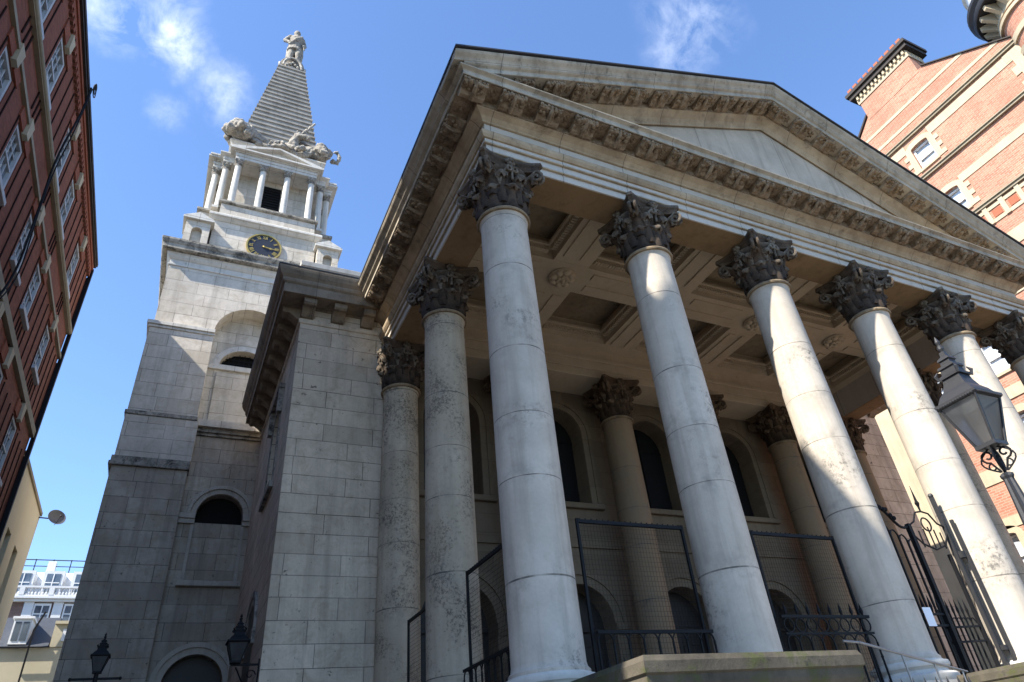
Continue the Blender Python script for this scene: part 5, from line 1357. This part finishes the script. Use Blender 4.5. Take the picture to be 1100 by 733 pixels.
for (c, h, z0, sp) in WR + LOW:
    spr = sp if (c, h, z0, sp) != LOW[3] else 11.5
    mb = MB(); mb.prism([(XR + .32, u, z) for u, z in [(c - h, z0)] + arc(c, spr, h, pi, 0, 10, FL) + [(c + h, z0)]], (.05, 0, 0)); w = part(mb, 'window', 'glass_pale', rb)
    mb = MB(); x0 = XR + .18
    mb.box(x0, x0 + .12, c - h + .002, c - h + .10, z0, spr); mb.box(x0, x0 + .12, c + h - .10, c + h - .002, z0, spr); mb.box(x0, x0 + .12, c - h + .1, c + h - .1, z0 + .002, z0 + .16)
    mb.box(x0, x0 + .12, c - h + .1, c + h - .1, spr - .06, spr + .02); mb.box(x0 + .02, x0 + .10, c - h + .1, c + h - .1, (z0 + spr) / 2 - .05, (z0 + spr) / 2 + .05)
    archivolt(mb, c, spr, h - .10, h - .002, lambda u, z: (x0, u, z), (.12, 0, 0), 10, flat=FL); part(mb, 'sash', 'white', w)
    mb = MB(); archivolt(mb, c, spr, h + .002, h + .36, lambda u, z: (XR - .05, u, z), (.049, 0, 0), 12, flat=FL)
    k = 0; zz = z0 - .1
    while zz < spr - .01:
        wd = .34 if k % 2 else .58; zt_ = min(zz + .30, spr)
        for s in (-1, 1): mb.box(XR - .05, XR - .001, c + s * (h + .002), c + s * (h + wd), zz, zt_)
        zz += .30; k += 1
    mb.box(XR - .10, XR + .3, c - h - .1, c + h + .1, z0 - .16, z0 - .002); part(mb, 'window_surround', 'cream', w)
mb = MB(); k = 0; zz = GROUND
while zz < 24.5:
    wd = 2.3 if k % 2 else 1.7; mb.box(XR - .07, XR - .001, 12.85 - wd, 12.85, zz, min(zz + .62, 24.5)); mb.box(XR - .068, XR + .4, 12.802, 12.87, zz, min(zz + .62, 24.5)); zz += .62; k += 1
k = 0; zz = 25.4
part(mb, 'corner_quoins', 'cream', rb)
mb = MB(); k = 0; zz = 22.4
while zz < 29.0:
    wd = .9 if k % 2 else .6; mb.box(XR - .05, XR - .001, -3.6, -3.6 + wd, zz, zz + .55); zz += .55; k += 1
part(mb, 'turret_quoins', 'cream', rb)
mb = MB(); mb.prism([(XR - .12, -3.6, 29.62), (XR - .12, .6, 32.80), (XR - .12, .6, 32.88), (XR - .12, -3.6, 29.70)], (.8, 0, 0)); mb.prism([(XR - .12, 12.85, 25.42), (XR - .12, 6.4, 31.42), (XR - .12, 4.65, 32.96), (XR - .12, 4.65, 33.1), (XR - .12, 6.4, 31.58), (XR - .12, 12.9, 25.58)], (.8, 0, 0)); part(mb, 'gable_coping', 'tar', rb)
# turret
TCX, TCY = 31.2, -5.1
mb = MB(); mb.lathe([(1.95, GROUND), (1.95, 30.9)], (TCX, TCY, 0), 40); tu = part(mb, 'turret', 'brick_red', rb, smooth=30)
for z0, z1, r in ((29.0, 29.35, 2.05), (30.4, 30.6, 2.1), (25.6, 26.0, 2.08), (22.0, 22.4, 2.08)): mb = MB(); mb.lathe([(1.9, z0), (r, z0), (r, z1), (1.9, z1)], (TCX, TCY, 0), 40); part(mb, 'turret_band', 'cream', tu, smooth=30)
mb = MB()
mb.lathe([(1.94, 30.78), (2.02, 30.79), (2.02, 30.95), (1.94, 31.0), (1.94, 31.78)], (TCX, TCY, 0), 40)
part(mb, 'turret_neck', 'cream', tu, smooth=30)
for k in range(22):
    a = k * 2 * pi / 22; d = Vector((cos(a), sin(a), 0)); n = Vector((-d.y, d.x, 0)); c = Vector((TCX, TCY, 0))
    mb = MB(); mb.prism([c + d * 1.94 + n * .1 + Vector((0, 0, 30.9)), c + d * 2.2 + n * .1 + Vector((0, 0, 31.15)), c + d * 2.6 + n * .1 + Vector((0, 0, 31.5)), c + d * 2.6 + n * .1 + Vector((0, 0, 31.75)), c + d * 1.94 + n * .1 + Vector((0, 0, 31.75))], n * -.2)
    part(mb, 'turret_corbel', 'cream', tu)
mb = MB(); mb.lathe([(1.9, 31.79), (2.72, 31.79), (2.78, 31.9), (2.78, 32.1), (2.92, 32.3), (2.92, 32.5), (2.5, 32.7), (1.0, 32.75)], (TCX, TCY, 0), 48); part(mb, 'turret_cornice', 'lead', tu, smooth=30)
mb = MB(); mb.lathe([(2.3, 32.71), (2.3, 34.2), (2.45, 34.3), (2.2, 34.6), (1.6, 36.0), (.3, 37.5)], (TCX, TCY, 0), 40); part(mb, 'turret_dome', 'white', tu, smooth=30)
for k in (2.3, 3.2):
    a = k; d = Vector((cos(a), sin(a), 0)); n = Vector((-d.y, d.x, 0)); c = Vector((TCX, TCY, 0)) + d * 1.90
    mb = MB(); archivolt(mb, 0, 27.6, .5, .8, lambda u, z: c + n * u + Vector((0, 0, z)), d * .16, 12)
    for s in (-1, 1): mb.prism([c + n * s * .5 + Vector((0, 0, 26.0)), c + n * s * .8 + Vector((0, 0, 26.0)), c + n * s * .8 + Vector((0, 0, 27.6)), c + n * s * .5 + Vector((0, 0, 27.6))], d * .16)
    w = part(mb, 'turret_window', 'cream', tu)
    mb = MB(); mb.prism([c + n * u + Vector((0, 0, z)) for u, z in [(-.5, 26.0)] + arc(0, 27.6, .5, pi, 0, 10) + [(.5, 26.0)]], d * .09); part(mb, 'pane', 'glass_sky', w)
